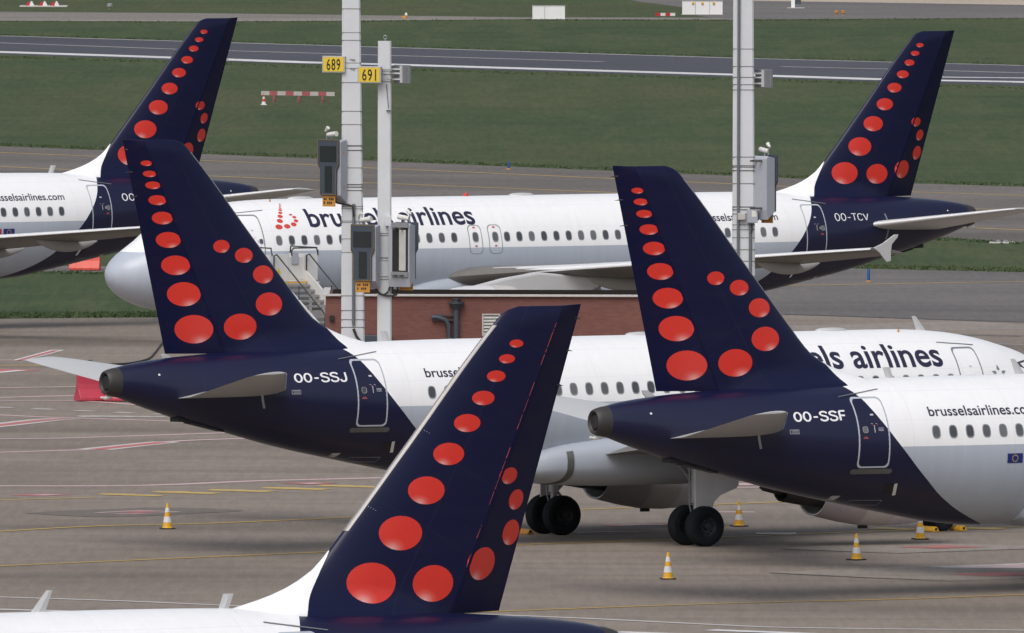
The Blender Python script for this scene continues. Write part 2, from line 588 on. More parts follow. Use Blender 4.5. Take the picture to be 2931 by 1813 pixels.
M_RAIL = simple('handrail_dark', (.05, .052, .055), .4, .3, var=.1)
M_COPING = simple('white_coping', (.52, .50, .48), .6, var=.15)
M_ROOF = simple('roof_felt', (.026, .022, .020), 1.0, var=.35, scale=2, spec=0.0)
M_FAIR = simple('fairing_grey_paint', (.33, .325, .315), .45, var=.1)
M_PIPE = simple('blue_grey_pipe', (.060, .075, .092), .45, .2, var=.15)
M_LOUV = simple('louvre_white', (.46, .45, .43), .5, var=.15)
M_FADER = simple('faded_red_board', (.34, .085, .095), .6, var=.2)
M_FADEW = simple('faded_white_board', (.42, .40, .38), .6, var=.2)
M_SEAL = simple('worn_red_seal', (.36, .055, .045), .6, var=.3, scale=8)
M_BLUE = simple('marker_blue', (.012, .075, .24), .5, var=.1)
M_BOXW = simple('white_cabinet', (.78, .78, .78), .5, var=.06)


def brick_mat():
    m, n, l, b = new_mat('red_brick')
    tc = n.new('ShaderNodeTexCoord').outputs['Object']
    sx = n.new('ShaderNodeSeparateXYZ')
    l.new(tc, sx.inputs[0])
    cb = n.new('ShaderNodeCombineXYZ')
    l.new(math_node(n, l, 'ADD', sx.outputs[0], sx.outputs[1]), cb.inputs[0])
    l.new(sx.outputs[2], cb.inputs[1])
    br = n.new('ShaderNodeTexBrick')
    br.inputs['Scale'].default_value = 1
    br.inputs['Brick Width'].default_value = .22
    br.inputs['Row Height'].default_value = .075
    br.inputs['Mortar Size'].default_value = .010
    br.inputs['Color1'].default_value = (.175, .062, .050, 1)
    br.inputs['Color2'].default_value = (.215, .082, .066, 1)
    br.inputs['Mortar'].default_value = (.165, .090, .076, 1)
    l.new(cb.outputs[0], br.inputs['Vector'])
    w = noise(n, l, tc, .8, 5, .7)
    c = mixc(n, l, math_node(n, l, 'MULTIPLY', ramp(n, l, w, [(.4, 0.0), (.75, 1.0)]), .35), br.outputs['Color'], (.10, .034, .030))
    l.new(c, b.inputs['Base Color'])
    b.inputs['Roughness'].default_value = .85
    bp = n.new('ShaderNodeBump')
    bp.inputs['Strength'].default_value = .5
    bp.inputs['Distance'].default_value = .01
    l.new(br.outputs['Fac'], bp.inputs['Height'])
    bp.invert = True
    l.new(bp.outputs['Normal'], b.inputs['Normal'])
    return m


M_BRICK = brick_mat()

# ------------------------------------------------------------------ ground
LAYER = .004


def sheet(name, px, mat, layer, parent=None):
    """flat sheet on the ground; the outline is given in photo pixels and laid on the real ground"""
    pts = [G(x, y, layer * LAYER) for x, y in px]
    return sheet_w(name, pts, mat, parent)


def sheet_w(name, pts, mat, parent=None):
    me = bpy.data.meshes.new(name)
    bm = bmesh.new()
    vs = [bm.verts.new(p) for p in pts]
    f = bm.faces.new(vs)
    bmesh.ops.triangulate(bm, faces=[f])
    bmesh.ops.recalc_face_normals(bm, faces=bm.faces[:])
    for f in bm.faces:
        if f.normal.z < 0:
            f.normal_flip()
    me.materials.append(mat)
    bm.to_mesh(me)
    bm.free()
    return link(name, me, parent)


def stripe(px, w, mat, layer, parent, name='painted_line', w1=None):
    """a painted line of constant width along ground points"""
    P = [G(x, y, layer * LAYER) for x, y in px]
    n = len(P)
    L, R = [], []
    for i in range(n):
        d = (P[min(i + 1, n - 1)] - P[max(i - 1, 0)])
        d.z = 0
        d.normalize()
        s = Vector((-d.y, d.x, 0)) * 1.25 * (w if w1 is None else w + (w1 - w) * i / (n - 1)) / 2
        L.append(P[i] + s)
        R.append(P[i] - s)
    mb = MB()
    mb.add(L + R, [(i, i + 1, n + i + 1, n + i) for i in range(n - 1)])
    o = mb.build(name, mat, parent)
    me = o.data
    if me.polygons[0].normal.z < 0:
        me.flip_normals()
    return o


def smoothline(px, k=6):
    out = []
    n = len(px)
    for i in range(n - 1):
        p0, p1, p2, p3 = px[max(i - 1, 0)], px[i], px[i + 1], px[min(i + 2, n - 1)]
        for j in range(k):
            t = j / k
            out.append(tuple(.5 * ((2 * b) + (c - a) * t + (2 * a - 5 * b + 4 * c - d) * t * t + (-a + 3 * b - 3 * c + d) * t ** 3)
                             for a, b, c, d in zip(p0, p1, p2, p3)))
    out.append(px[-1])
    return out


# grass field, the whole ground sheet
gm = MB()
gm.add([(-2500, 20, 0), (2500, 20, 0), (2500, 7000, 0), (-2500, 7000, 0)], [(0, 1, 2, 3)])
field = tag(gm.build('grass_field', M_GRASS), None, kind='structure')

apron = sheet_w('apron', [Vector((-400, 30, LAYER)), Vector((400, 30, LAYER))] +
                [G(x, y, LAYER) for x, y in ((6500, 1010), (2931, 922), (2235, 899), (1500, 885), (900, 905), (456, 909), (0, 913), (-6000, 925))], M_APRON)
tag(apron, None, kind='structure')
lane = tag(sheet('taxi_lane', [(1350, 735), (1900, 752), (2467, 770), (2931, 780), (4500, 806), (4500, 965), (2931, 924), (2235, 901), (1500, 887), (1350, 880)], M_ASPH2, 2), None, kind='structure')
taxiway = tag(sheet('taxiway', [(-6000, 190), (0, 419), (919, 455), (2624, 526), (2931, 535), (6000, 640), (6000, 830), (2931, 694), (2733, 684), (1500, 637), (0, 585), (-6000, 370)], M_ASPH, 2), None, kind='structure')
service = tag(sheet('service_road', [(-800, 752), (200, 762), (450, 764), (1340, 742), (1340, 765), (450, 781), (200, 778), (-800, 770)], M_ASPH2, 3), None, kind='structure')
runway = tag(sheet('runway', [(-6000, -76), (0, 102), (975, 130.5), (2100, 165), (2931, 187), (6000, 275), (6000, 350), (2931, 246), (2100, 222), (1050, 190), (0, 156), (-6000, -30)], M_RUNWAY, 2), None, kind='structure')
path = tag(sheet('perimeter_path', [(-1500, 24), (0, 34), (570, 38), (975, 43), (1500, 50), (2100, 51), (2100, 57), (1500, 55.5), (975, 60), (560, 62), (0, 60), (-1500, 52)], M_PATH, 2), None, kind='structure')
road = tag(sheet('far_road', smoothline([(1763, -60), (1790, -5), (1900, 14), (1975, 26), (1990, 44), (2060, 52), (2140, 56)], 4)[:-1] + [(2140, 56), (2931, 52), (4500, 47), (4500, 20), (2931, 14), (2160, 2), (1900, -14), (1850, -60)], M_ASPH2, 3), None, kind='structure')
sand = tag(sheet('pale_concrete_strip', [(1850, -60), (1900, -13), (2160, 2.5), (2931, 14.5), (4500, 22), (4500, -60)], M_SAND, 4), None, kind='structure')

# runway lines
stripe([(-6000, 35), (0, 123), (501, 141), (1050, 157), (1728, 177)], .45, P_WHITE, 4, runway)
stripe([(2237, 191), (2542, 198), (2931, 209), (4500, 248)], .45, P_WHITE, 4, runway)
stripe([(-3000, 62), (0, 149), (489, 165), (922, 180.5), (1050, 183), (2098, 214), (2524, 227.5), (2931, 235), (4000, 266)], 2.6, P_WHITE2, 4, runway)
stripe([(2600, 220), (2931, 223.5), (4000, 250)], 1.4, P_WHITE2, 4, runway)
stripe([(0, 103), (975, 132), (2100, 166.5), (2931, 188)], .5, P_WHITE, 4, runway)
# taxiway lines
stripe([(-1000, 392), (0, 437), (917, 473), (1042, 480), (1700, 509), (2624, 550), (2931, 560), (4000, 602)], .32, P_YEL, 4, taxiway)
stripe([(-1000, 432), (0, 477), (602, 504), (1042, 523), (1700, 549), (2788, 598), (2931, 603), (4000, 650)], .32, P_YEL, 4, taxiway)
stripe([(1700, 605), (2799, 653), (2931, 659), (4000, 705)], .30, P_YEL, 4, taxiway)
stripe([(1700, 828), (2281, 817), (2931, 806), (3600, 796)], .28, P_YEL, 4, lane)
stripe([(1350, 876), (2235, 899), (2931, 922.5)], .35, P_DARK, 4, lane, 'joint_line')
# sandy seam in front of the lane
stripe([(2250, 938), (2500, 938), (2931, 930)], 3.2, M_PATCH, 2, apron, 'concrete_strip', 7.0)
stripe([(2300, 950), (2600, 955), (2931, 962)], .9, M_STAIN, 3, apron, 'dark_strip')
stripe([(2650, 981), (2931, 986), (3300, 992)], .25, P_WHITE, 3, apron)
# markings on the apron, left
A = apron
sheet('marking_bar', [(33, 1032), (146, 1002), (185, 1002), (74, 1032)], P_WHITE2, 3, A)
sheet('marking_bar', [(46, 1032), (150, 1003.5), (170, 1003.5), (62, 1032)], P_RED, 4, A)
stripe([(-200, 1072), (0, 1062), (64, 1058)], 1.4, P_RED, 3, A)
stripe([(-200, 1077), (0, 1066), (64, 1060)], .35, P_WHITE2, 4, A)
stripe([(-200, 1048), (120, 1046)], .35, P_YEL, 3, A)
stripe([(-200, 1031.5), (40, 1031)], .35, P_PINK, 3, A)
stripe([(180, 1044), (360, 1047), (500, 1048)], .5, P_PINK, 3, A)
stripe([(-200, 1112), (0, 1110), (233, 1107), (500, 1104)], .42, P_PINK, 3, A)
stripe([(-200, 1143), (0, 1138), (222, 1132)], .42, P_PINK, 3, A)
stripe(smoothline([(-200, 1147), (0, 1147), (225, 1148), (400, 1160), (560, 1172)]), .34, P_PINK, 4, A)
for a, b in (((-30, 1165), (36, 1167)), ((94, 1170), (153, 1172)), ((215, 1175), (268, 1177)), ((328, 1180), (380, 1182)), ((440, 1185), (490, 1187))):
    stripe([a, b], .32, P_WHITE, 3, A, 'dash')
for i in range(5):
    stripe([(240 + i * 46, 1190.2 + .5 * i), (262 + i * 46, 1193.5)], .5, P_WHITE, 3, A, 'stencil_mark')
    stripe([(262 + i * 46, 1193.5), (285 + i * 46, 1190 + .5 * i)], .4, P_WHITE, 4, A, 'stencil_mark')
stripe(smoothline([(-200, 1181), (0, 1188), (125, 1194), (250, 1198), (528, 1207), (700, 1213)]), .40, P_PINK, 3, A)
stripe(smoothline([(-200, 1238), (0, 1217), (125, 1203), (194, 1199)]), 1.0, P_WHITE, 4, A)
stripe(smoothline([(-200, 1238), (0, 1217), (125, 1203), (190, 1199.2)]), .45, P_RED, 5, A)
stripe(smoothline([(-200, 1257), (0, 1256), (194, 1254), (560, 1242), (760, 1235)]), .42, P_PINK, 3, A)
stripe(smoothline([(-200, 1302), (0, 1295), (269, 1287)]), .36, P_PINK, 3, A)
stripe(smoothline([(269, 1287), (370, 1276), (478, 1265)]), 1.0, P_WHITE, 3, A, w1=.8)
stripe(smoothline([(275, 1286.5), (370, 1276), (470, 1266)]), .45, P_RED, 4, A)
stripe(smoothline([(478, 1265), (560, 1260), (800, 1252)]), .36, P_PINK, 3, A)
stripe(smoothline([(-200, 1390), (0, 1391), (258, 1391), (472, 1388), (730, 1377), (1050, 1369), (1200, 1364)]), .50, P_PINK, 3, A)
sheet('marking_diamond', [(28, 1417.5), (120, 1413), (218, 1415.5), (120, 1420)], P_RED, 3, A)
sheet('marking_diamond', [(85, 1417.2), (130, 1414.8), (185, 1415.8), (130, 1418.4)], P_PINK, 4, A)
stripe([(-200, 1436), (0, 1431), (275, 1424)], .28, P_YEL, 3, A)
for x0, y0 in ((285, 1414), (440, 1407.5), (598, 1402), (755, 1396), (912, 1389.5)):
    stripe([(x0, y0), (x0 + 95, y0 + 1.5)], .62, P_YEL2, 3, A, 'hatch_mark')
    stripe([(x0 + 30, y0 + 1.0), (x0 + 180, y0 + 5.2)], .70, P_YEL2, 4, A, 'hatch_mark')
sheet('marking_diamond', [(805, 1383.4), (900, 1380), (965, 1384), (880, 1387)], P_RED, 4, A)
sheet('marking_diamond', [(850, 1384), (895, 1382), (930, 1384.2), (890, 1386)], P_PINK, 5, A)
sheet('stain', smoothline([(70, 1469), (230, 1460), (480, 1453), (700, 1461), (560, 1470), (330, 1480), (180, 1476), (70, 1469)], 5)[:-1], M_STAIN, 3, A)
sheet('marking_diamond', [(265, 1467.5), (400, 1460.5), (522, 1465), (385, 1472)], P_PINK, 4, A)
sheet('marking_diamond', [(290, 1467.2), (400, 1462), (500, 1465.2), (388, 1470.2)], M_STAIN, 5, A)
sheet('marking_diamond', [(340, 1466.5), (400, 1463.2), (455, 1465.6), (390, 1469)], P_RED, 6, A)
stripe(smoothline([(-200, 1534), (0, 1521), (275, 1506), (601, 1498), (1018, 1480), (1250, 1470)]), .26, P_YEL, 4, A)
stripe(smoothline([(-200, 1629), (0, 1620), (532, 1597), (953, 1579), (1150, 1570)]), .24, P_YEL, 4, A)
stripe(smoothline([(-200, 1701), (0, 1709), (344, 1720), (644, 1733), (900, 1744), (1300, 1756), (1650, 1769), (2086, 1790), (2298, 1797), (2931, 1804), (3200, 1806)]), .26, P_WHITE, 4, A)
stripe([(-200, 1742), (0, 1744), (200, 1750)], .4, P_WHITE, 4, A)
stripe([(1765, 1809), (1910, 1814), (2100, 1820)], .5, P_WHITE2, 4, A)
stripe([(2031, 1803), (2265, 1812), (2400, 1818)], .5, P_WHITE2, 4, A)
# right
stripe(smoothline([(1300, 1757), (1450, 1749), (2056, 1728), (2570, 1715), (2931, 1702), (3200, 1694)]), .20, P_YEL, 4, A)
stripe(smoothline([(1200, 1568), (1486, 1559), (1935, 1544), (2104, 1536), (2504, 1521), (2931, 1507)]), .22, P_YEL, 4, A)
stripe([(1350, 1469), (1680, 1458), (2050, 1444), (2400, 1431)], .24, P_YEL, 4, A)
sheet('concrete_patch', [(2201, 1639), (2601, 1621), (2931, 1615), (3100, 1640), (2931, 1656), (2722, 1662.5), (2480, 1653)], M_PATCH, 3, A)
sheet('concrete_patch', [(2237, 1571), (2480, 1553), (2931, 1561), (3000, 1567), (2931, 1571), (2570, 1583.5)], M_PATCH, 3, A)
stripe([(2237, 1572), (2570, 1584), (2931, 1571.5)], .12, P_DARK, 4, A, 'joint_line')
stripe([(2201, 1640), (2480, 1654), (2722, 1663)], .10, P_DARK, 4, A, 'joint_line')
for (x0, x1, xm, y, hh) in ((2568, 2822, 2700, 1565.5, 5.5), (2720, 3060, 2860, 1643.5, 6.5)):
    sheet('marking_diamond', [(x0, y), (xm, y - hh), (x1, y), (xm - 20, y + hh)], P_RED, 5, A)
    sheet('marking_diamond', [(x0 + 45, y), (xm, y - hh * .66), (x1 - 45, y), (xm - 16, y + hh * .66)], M_PATCH, 6, A)
    sheet('marking_diamond', [(x0 + 75, y), (xm, y - hh * .45), (x1 - 75, y), (xm - 12, y + hh * .45)], P_RED, 7, A)
stripe([(2667, 1623.5), (2931, 1613.5), (3100, 1607)], .30, P_WHITE, 5, A)
stripe([(2667, 1624), (2931, 1625.5), (3100, 1627)], .30, P_WHITE, 5, A)
sheet('marking_bar', [(2720, 1622.5), (2931, 1615), (2931, 1624.5), (2720, 1624)], P_PINK, 4, A)
sheet('marking_diamond', [(1640, 1525), (1735, 1521), (1850, 1522.5), (1735, 1530)], P_PINK, 4, A)
sheet('marking_diamond', [(1665, 1525), (1735, 1522.2), (1820, 1523), (1735, 1528)], M_STAIN, 5, A)
stripe([(1740, 1505), (1830, 1502), (1930, 1501)], .55, P_RED, 4, A)
stripe([(1770, 1504), (1830, 1502.4), (1900, 1502)], .25, P_WHITE, 5, A)
stripe([(2030, 1466), (2160, 1466)], .4, P_PINK, 4, A)
stripe([(2165, 1527), (2280, 1527)], .55, P_WHITE2, 5, A, 'paint_patch')
stripe([(2500, 1511), (2620, 1515)], .8, P_YEL2, 5, A, 'hatch_mark')
stripe([(2740, 1510), (2870, 1514)], .8, P_YEL2, 5, A, 'hatch_mark')
stripe([(2060, 1388), (2260, 1383), (2450, 1380)], .9, P_PINK, 4, A)
stripe([(2060, 1396), (2260, 1394), (2450, 1392)], .4, P_PINK, 4, A)

# ------------------------------------------------------------------ short grass standing up from the field
def tuft_mat():
    m, n, l, b = new_mat('grass_blades')
    at = n.new('ShaderNodeAttribute')
    at.attribute_name = 'tone'
    tc = n.new('ShaderNodeTexCoord').outputs['Object']
    pt = noise(n, l, tc, .045, 4, .65, .4)
    c = ramp(n, l, at.outputs['Fac'], [(0.0, (.048, .076, .036)), (.5, (.066, .098, .046)), (.85, (.090, .116, .058)), (1.0, (.130, .126, .078))])
    c = mixc(n, l, math_node(n, l, 'MULTIPLY', ramp(n, l, pt, [(.42, 0.0), (.68, 1.0)]), .45), c, (.105, .112, .062))
    l.new(c, b.inputs['Base Color'])
    b.inputs['Roughness'].default_value = .8
    b.inputs['Specular IOR Level'].default_value = .1
    return m


def grass_tufts():
    rng = np.random.default_rng(11)

    def inside(px, X, Y):
        poly = [G(x, y) for x, y in px]
        r = np.zeros(len(X), bool)
        for i in range(len(poly)):
            a, b_ = poly[i], poly[i - 1]
            c = ((a.y > Y) != (b_.y > Y)) & (X < (b_.x - a.x) * (Y - a.y) / (b_.y - a.y + 1e-12) + a.x)
            r ^= c
        return r
    def verge(line, up, den):     # a band along an edge, given in photo pixels
        return (line + [(x, y - up) for x, y in reversed(line)], den)
    zones = [verge([(-120, 414), (0, 418.3), (919, 454.3), (2624, 525.3), (2931, 534.3), (3060, 539)], 7, 16.0),
             verge([(-120, 97), (0, 101.3), (975, 129.8), (2100, 164.3), (2931, 186.3), (3060, 190)], 2.5, 8.0),
             verge([(-120, 60.5), (0, 64), (560, 66), (975, 64), (1500, 59.5), (2100, 61), (2931, 56), (3060, 55)], 3, 6.0),
             verge([(-120, 912.6), (0, 912.4), (456, 908.4), (900, 904.4), (1340, 884.4)], 14, 60.0),
             verge([(-120, 784), (200, 785), (450, 788), (1300, 774)], 6, 30.0),
             verge([(1360, 734.3), (1900, 751.3), (2467, 769.3), (2931, 779.3), (3060, 782)], 10, 45.0),
             verge([(1360, 640), (2733, 691), (2931, 701), (3060, 706)], 6, 30.0),
             verge([(-120, 163), (0, 167), (1050, 200), (2100, 232), (2931, 257), (3060, 261)], 6, 6.0)]
    PX, PY = [], []
    for px, den in zones:
        P = [G(x, y) for x, y in px]
        x0, x1 = min(p.x for p in P), max(p.x for p in P)
        y0, y1 = min(p.y for p in P), max(p.y for p in P)
        k = int((x1 - x0) * (y1 - y0) * den)
        X, Y = rng.uniform(x0, x1, k), rng.uniform(y0, y1, k)
        # clumps: thin out by a lattice of random weights
        w = rng.random((64, 64))[(X * .9).astype(int) % 64, (Y * .9).astype(int) % 64]
        ok = inside(px, X, Y) & (rng.random(k) < .25 + .75 * w)
        PX.append(X[ok])
        PY.append(Y[ok])
    X, Y = np.concatenate(PX), np.concatenate(PY)
    n = len(X)
    nb = 2
    X, Y = np.repeat(X, nb), np.repeat(Y, nb)
    m = len(X)
    X = X + rng.normal(0, .06, m)
    Y = Y + rng.normal(0, .06, m)
    a = rng.uniform(-.9, .9, m)
    h = rng.uniform(.03, .10, m) * (1 + .8 * (rng.random(m) < .06))
    w = rng.uniform(.03, .08, m)
    lx, ly = rng.normal(0, .04, m), rng.normal(0, .04, m)
    co = np.empty((m, 3, 3), np.float32)
    co[:, 0] = np.stack([X - np.cos(a) * w, Y - np.sin(a) * w, np.full(m, -.01)], 1)
    co[:, 1] = np.stack([X + np.cos(a) * w, Y + np.sin(a) * w, np.full(m, -.01)], 1)
    co[:, 2] = np.stack([X + lx, Y + ly, h], 1)
    me = bpy.data.meshes.new('mown_grass')
    me.vertices.add(m * 3)
    me.vertices.foreach_set('co', co.ravel())
    me.loops.add(m * 3)
    me.loops.foreach_set('vertex_index', np.arange(m * 3, dtype=np.int32))
    me.polygons.add(m)
    me.polygons.foreach_set('loop_start', np.arange(0, m * 3, 3, dtype=np.int32))
    at = me.attributes.new('tone', 'FLOAT', 'FACE')
    tone = np.clip(np.repeat(rng.beta(5.0, 5.5, n), nb) + rng.normal(0, .05, m), 0, 1)
    at.data.foreach_set('value', tone.astype(np.float32))
    me.update()
    me.validate()
    me.materials.append(tuft_mat())
    o = link('mown_grass', me)
    tag(o, 'short mown grass between the runway, taxiways and apron', 'grass', kind='stuff')
    print('tufts', n)


grass_tufts()

# ------------------------------------------------------------------ brick building
BY0, BD, BH = 590.0, 6.5, 3.72


def brick_building():
    p0 = AT(932, 850, BY0)
    p1 = AT(1985, 850, BY0)
    x0, x1 = p0.x, p1.x
    root = empty('brick_building', (x0, BY0, 0))
    tag(root, 'low flat-roofed red brick building with white roof edge behind the parked jets', 'building')
    w = x1 - x0
    mb = MB()
    mb.box((w / 2, BD / 2, BH / 2), (w, BD, BH))
    mb.build('wall', M_BRICK, root)
    mb = MB()
    mb.box((w / 2, BD / 2, BH + .012), (w - .4, BD - .4, .02))
    roof = mb.build('roof', M_ROOF, root)
    mb = MB()
    for cx, cy, sx, sy in ((w / 2, 0, w + .10, .24), (0, BD / 2, .24, BD - .24), (w, BD / 2, .24, BD - .24)):
        mb.box((cx, cy, BH + .045), (sx, sy, .075))
    mb.build('coping', M_COPING, root, bevel=.01)
    mb = MB()
    for k in range(9):
        mb.box((w * (.1 + .1 * k), 3 + math.sin(k * 2.1), BH + .10), (.5, .5, .16))
    # rain pipe with hopper head
    px = lambda x: AT(x, 900, BY0).x - x0
    zz = lambda y: AT(1300, y, BY0).z
    mb = MB()
    xp = px(1306)
    mb.tube([(xp, -.12, 0), (xp, -.12, zz(880))], .105, 14)
    mb.lathe([(.11, 0), (.14, .05), (.26, .20), (.28, .22), (.28, .26), (.10, .26), (.10, .34), (.14, .36), (.14, .40)], 16, 0, (xp, -.12, zz(887)))
    mb.build('rain_pipe', M_PIPE, root, True)
    mb = MB()
    xq = px(1236)
    mb.tube([(xq, -.14, zz(908)), (xp - .65, -.14, zz(908)), (xp - .38, -.14, zz(915)), (xp - .26, -.14, zz(930)), (xp - .24, -.14, 0)], .085, 10)
    for kx in (0, .9):
        mb.box((xq + .42, -.10, zz(902) - kx * .19), (.86, .10, .035))
    mb.build('cable_duct', M_PIPE, root, True)
    mb = MB()
    mb.box((px(950), -.06, zz(912)), (.16, .12, .19))
    mb.build('junction_box', M_BLACK, root, bevel=.01)
    # louvre
    xl, zl = px(1406), zz(930)
    fr = MB()
    for dx, dz, sx, sz in ((0, .36, .62, .05), (0, -.36, .62, .05), (-.29, 0, .05, .68), (.29, 0, .05, .68)):
        fr.box((xl + dx, -.04, zl + dz), (sx, .08, sz))
    lv = fr.build('louvre', M_LOUV, root)
    sl = None
    for k in range(6):
        if sl is None:
            s = MB()
            s.add([(-.27, -.075, -.05), (.27, -.075, -.05), (.27, -.01, .045), (-.27, -.01, .045), (-.27, -.060, -.062), (.27, -.060, -.062), (.27, .0, .03), (-.27, .0, .03)],
                  [(0, 1, 2, 3), (7, 6, 5, 4), (0, 4, 5, 1), (2, 6, 7, 3), (1, 5, 6, 2), (3, 7, 4, 0)])
            sl = s.build('slat', M_LOUV, lv)
            o = sl
        else:
            o = sl.copy()
            COL.objects.link(o)
        o.location = (xl, 0, zl - .275 + k * .11)
    mb = MB()
    mb.box((px(1075), -.30, zz(978)), (1.1, .5, .45))
    mb.build('cable_cabinet', M_PIPE, root, bevel=.02)
    return root


brick_building()

# ------------------------------------------------------------------ aircraft
# airframe coordinates: x = metres forward of the tail end, y = metres to port, z = metres above the ground
def herm(T, x):
    if x <= T[0][0]:
        return T[0][1]
    if x >= T[-1][0]:
        return T[-1][1]
    for i in range(len(T) - 1):
        if x <= T[i + 1][0]:
            break
    x0, y0 = T[i]
    x1, y1 = T[i + 1]
    d = (y1 - y0) / (x1 - x0)

    def sl(j):
        if j == 0 or j == len(T) - 1:
            a = min(max(j, 1), len(T) - 1)
            return (T[a][1] - T[a - 1][1]) / (T[a][0] - T[a - 1][0])
        a = (T[j][1] - T[j - 1][1]) / (T[j][0] - T[j - 1][0])
        b = (T[j + 1][1] - T[j][1]) / (T[j + 1][0] - T[j][0])
        if a * b <= 0:
            return 0.0
        return 2 * a * b / (a + b)
    m0, m1 = sl(i), sl(i + 1)
    h = x1 - x0
    t = (x - x0) / h
    return (y0 * (1 + 2 * t) * (1 - t) ** 2 + m0 * h * t * (1 - t) ** 2 + y1 * t * t * (3 - 2 * t) + m1 * h * t * t * (t - 1))


T_TOP = [(0, 5.22), (.19, 5.30), (.89, 5.46), (2.16, 5.605), (3.4, 5.69), (4.3, 5.755), (6.2, 5.84), (7.9, 5.90), (10, 5.955), (12, 5.97), (13, 5.97)]
T_BOT = [(0, 4.68), (.26, 4.57), (1.46, 4.15), (2.45, 3.845), (3.94, 3.46), (5.73, 2.99), (7.59, 2.60), (9.6, 2.21), (11.1, 1.95), (12.3, 1.86), (13.0, 1.85)]
T_HW = [(0, .26), (.26, .34), (1.46, .62), (2.45, .83), (3.94, 1.10), (5.73, 1.40), (7.59, 1.63), (9.6, 1.83), (11.1, 1.93), (12.5, 1.975), (13, 1.975)]
N_TOP = [(0, 3.30), (.03, 3.48), (.1, 3.62), (.25, 3.82), (.5, 4.04), (1.0, 4.36), (1.5, 4.68), (2.0, 5.06), (2.5, 5.29), (3.04, 5.46), (3.9, 5.68), (4.9, 5.85), (6.0, 5.94), (7.0, 5.97), (8, 5.97)]
N_BOT = [(0, 3.30), (.03, 3.12), (.1, 2.98), (.25, 2.79), (.5, 2.57), (1.0, 2.29), (1.6, 2.10), (2.4, 1.97), (3.5, 1.89), (5.0, 1.86), (6.5, 1.85), (8, 1.85)]
N_HW = [(0, .0), (.03, .19), (.1, .35), (.25, .57), (.5, .82), (1.0, 1.13), (1.6, 1.38), (2.4, 1.62), (3.2, 1.77), (4.2, 1.89), (5.4, 1.955), (6.5, 1.975), (8, 1.975)]


class Fus:
    def __init__(self, L):
        self.L = L

    def sec(self, u):
        s = self.L - u
        if s < 8:
            t, b, w = herm(N_TOP, s), herm(N_BOT, s), herm(N_HW, s)
        else:
            t, b, w = herm(T_TOP, u), herm(T_BOT, u), herm(T_HW, u)
        return w, (t + b) / 2, (t - b) / 2

    def pt(self, side, u, ang, off=0.0):
        w, c, h = self.sec(u)
        ca, sa = math.cos(ang), math.sin(ang)
        nx, nz = ca / max(w, .01), sa / max(h, .01)
        k = 1 / math.hypot(nx, nz)
        return Vector((u, -side * (w * ca + nx * k * off), c + h * sa + nz * k * off))

    def P(self, side, u, z, off=0.0):
        w, c, h = self.sec(u)
        return self.pt(side, u, math.asin(max(-.999, min(.999, (z - c) / h))), off)

    def arc(self, side, u, zb, d, off=0.0):
        w, c, h = self.sec(u)
        return self.pt(side, u, math.asin(max(-.999, min(.999, (zb - c) / h))) + d / 2.02, off)


def fin_le(z):
    return herm([(5.2, 9.6), (5.80, 9.25), (5.97, 8.66), (6.15, 8.02), (6.37, 7.48), (6.65, 7.02), (6.95, 6.72), (7.25, 6.46), (9.0, 4.98), (11.53, 2.84), (11.70, 2.66), (11.79, 2.48), (11.84, 2.28)], z)


def fin_len(z):
    return 2.84 + (11.53 - z) * .8456


def fin_te(z):
    return .69 + (11.84 - z) * (1.60 / 6.18)


def fin_hg(z):
    return 1.30 + (11.8 - z) * (2.54 / 5.8)


def fin_half(u, z):
    te, le = fin_te(z), fin_le(z)
    cn = min(fin_len(z), le) - te
    x = max(0.0, min(1.0, (le - u) / max(.05, le - te)))
    f = .2969 * math.sqrt(x) - .126 * x - .3516 * x * x + .2843 * x ** 3 - .1036 * x ** 4
    h = 5 * .105 * cn * f
    if z > 11.45:
        h *= math.sqrt(max(.02, 1 - ((z - 11.45) / .40) ** 2))
    base = herm(T_TOP, u)
    d = z - base
    if d < .5 and u > fin_hg(z):
        g = max(0.0, 1 - max(d, -.1) / .5)
        h += .26 * g * g * min(1.0, x * 5) * (1 - .5 * x) * min(1.0, (u - fin_hg(z)) / 1.4)
    return h


HGA, HGB = Vector((1.30, 0, 11.8)), Vector((3.84, 0, 6.0))


def rud_rot(p, ang):
    k = (HGB - HGA).normalized()
    w = Vector(p) - HGA
    return HGA + w * math.cos(ang) + k.cross(w) * math.sin(ang) + k * k.dot(w) * (1 - math.cos(ang))


def text_mesh(body, size=1.0, offset=0.0, spacing=1.0, sx=1.0):
    cu = bpy.data.curves.new('lettering', 'FONT')
    cu.body = body
    cu.size = size
    cu.offset = offset
    cu.space_character = spacing
    cu.resolution_u = 4
    ob = bpy.data.objects.new('lettering', cu)
    COL.objects.link(ob)
    dg = bpy.context.evaluated_depsgraph_get()
    me = bpy.data.meshes.new_from_object(ob.evaluated_get(dg))
    bpy.data.objects.remove(ob, do_unlink=True)
    bpy.data.curves.remove(cu)
    me.materials.clear()
    return me


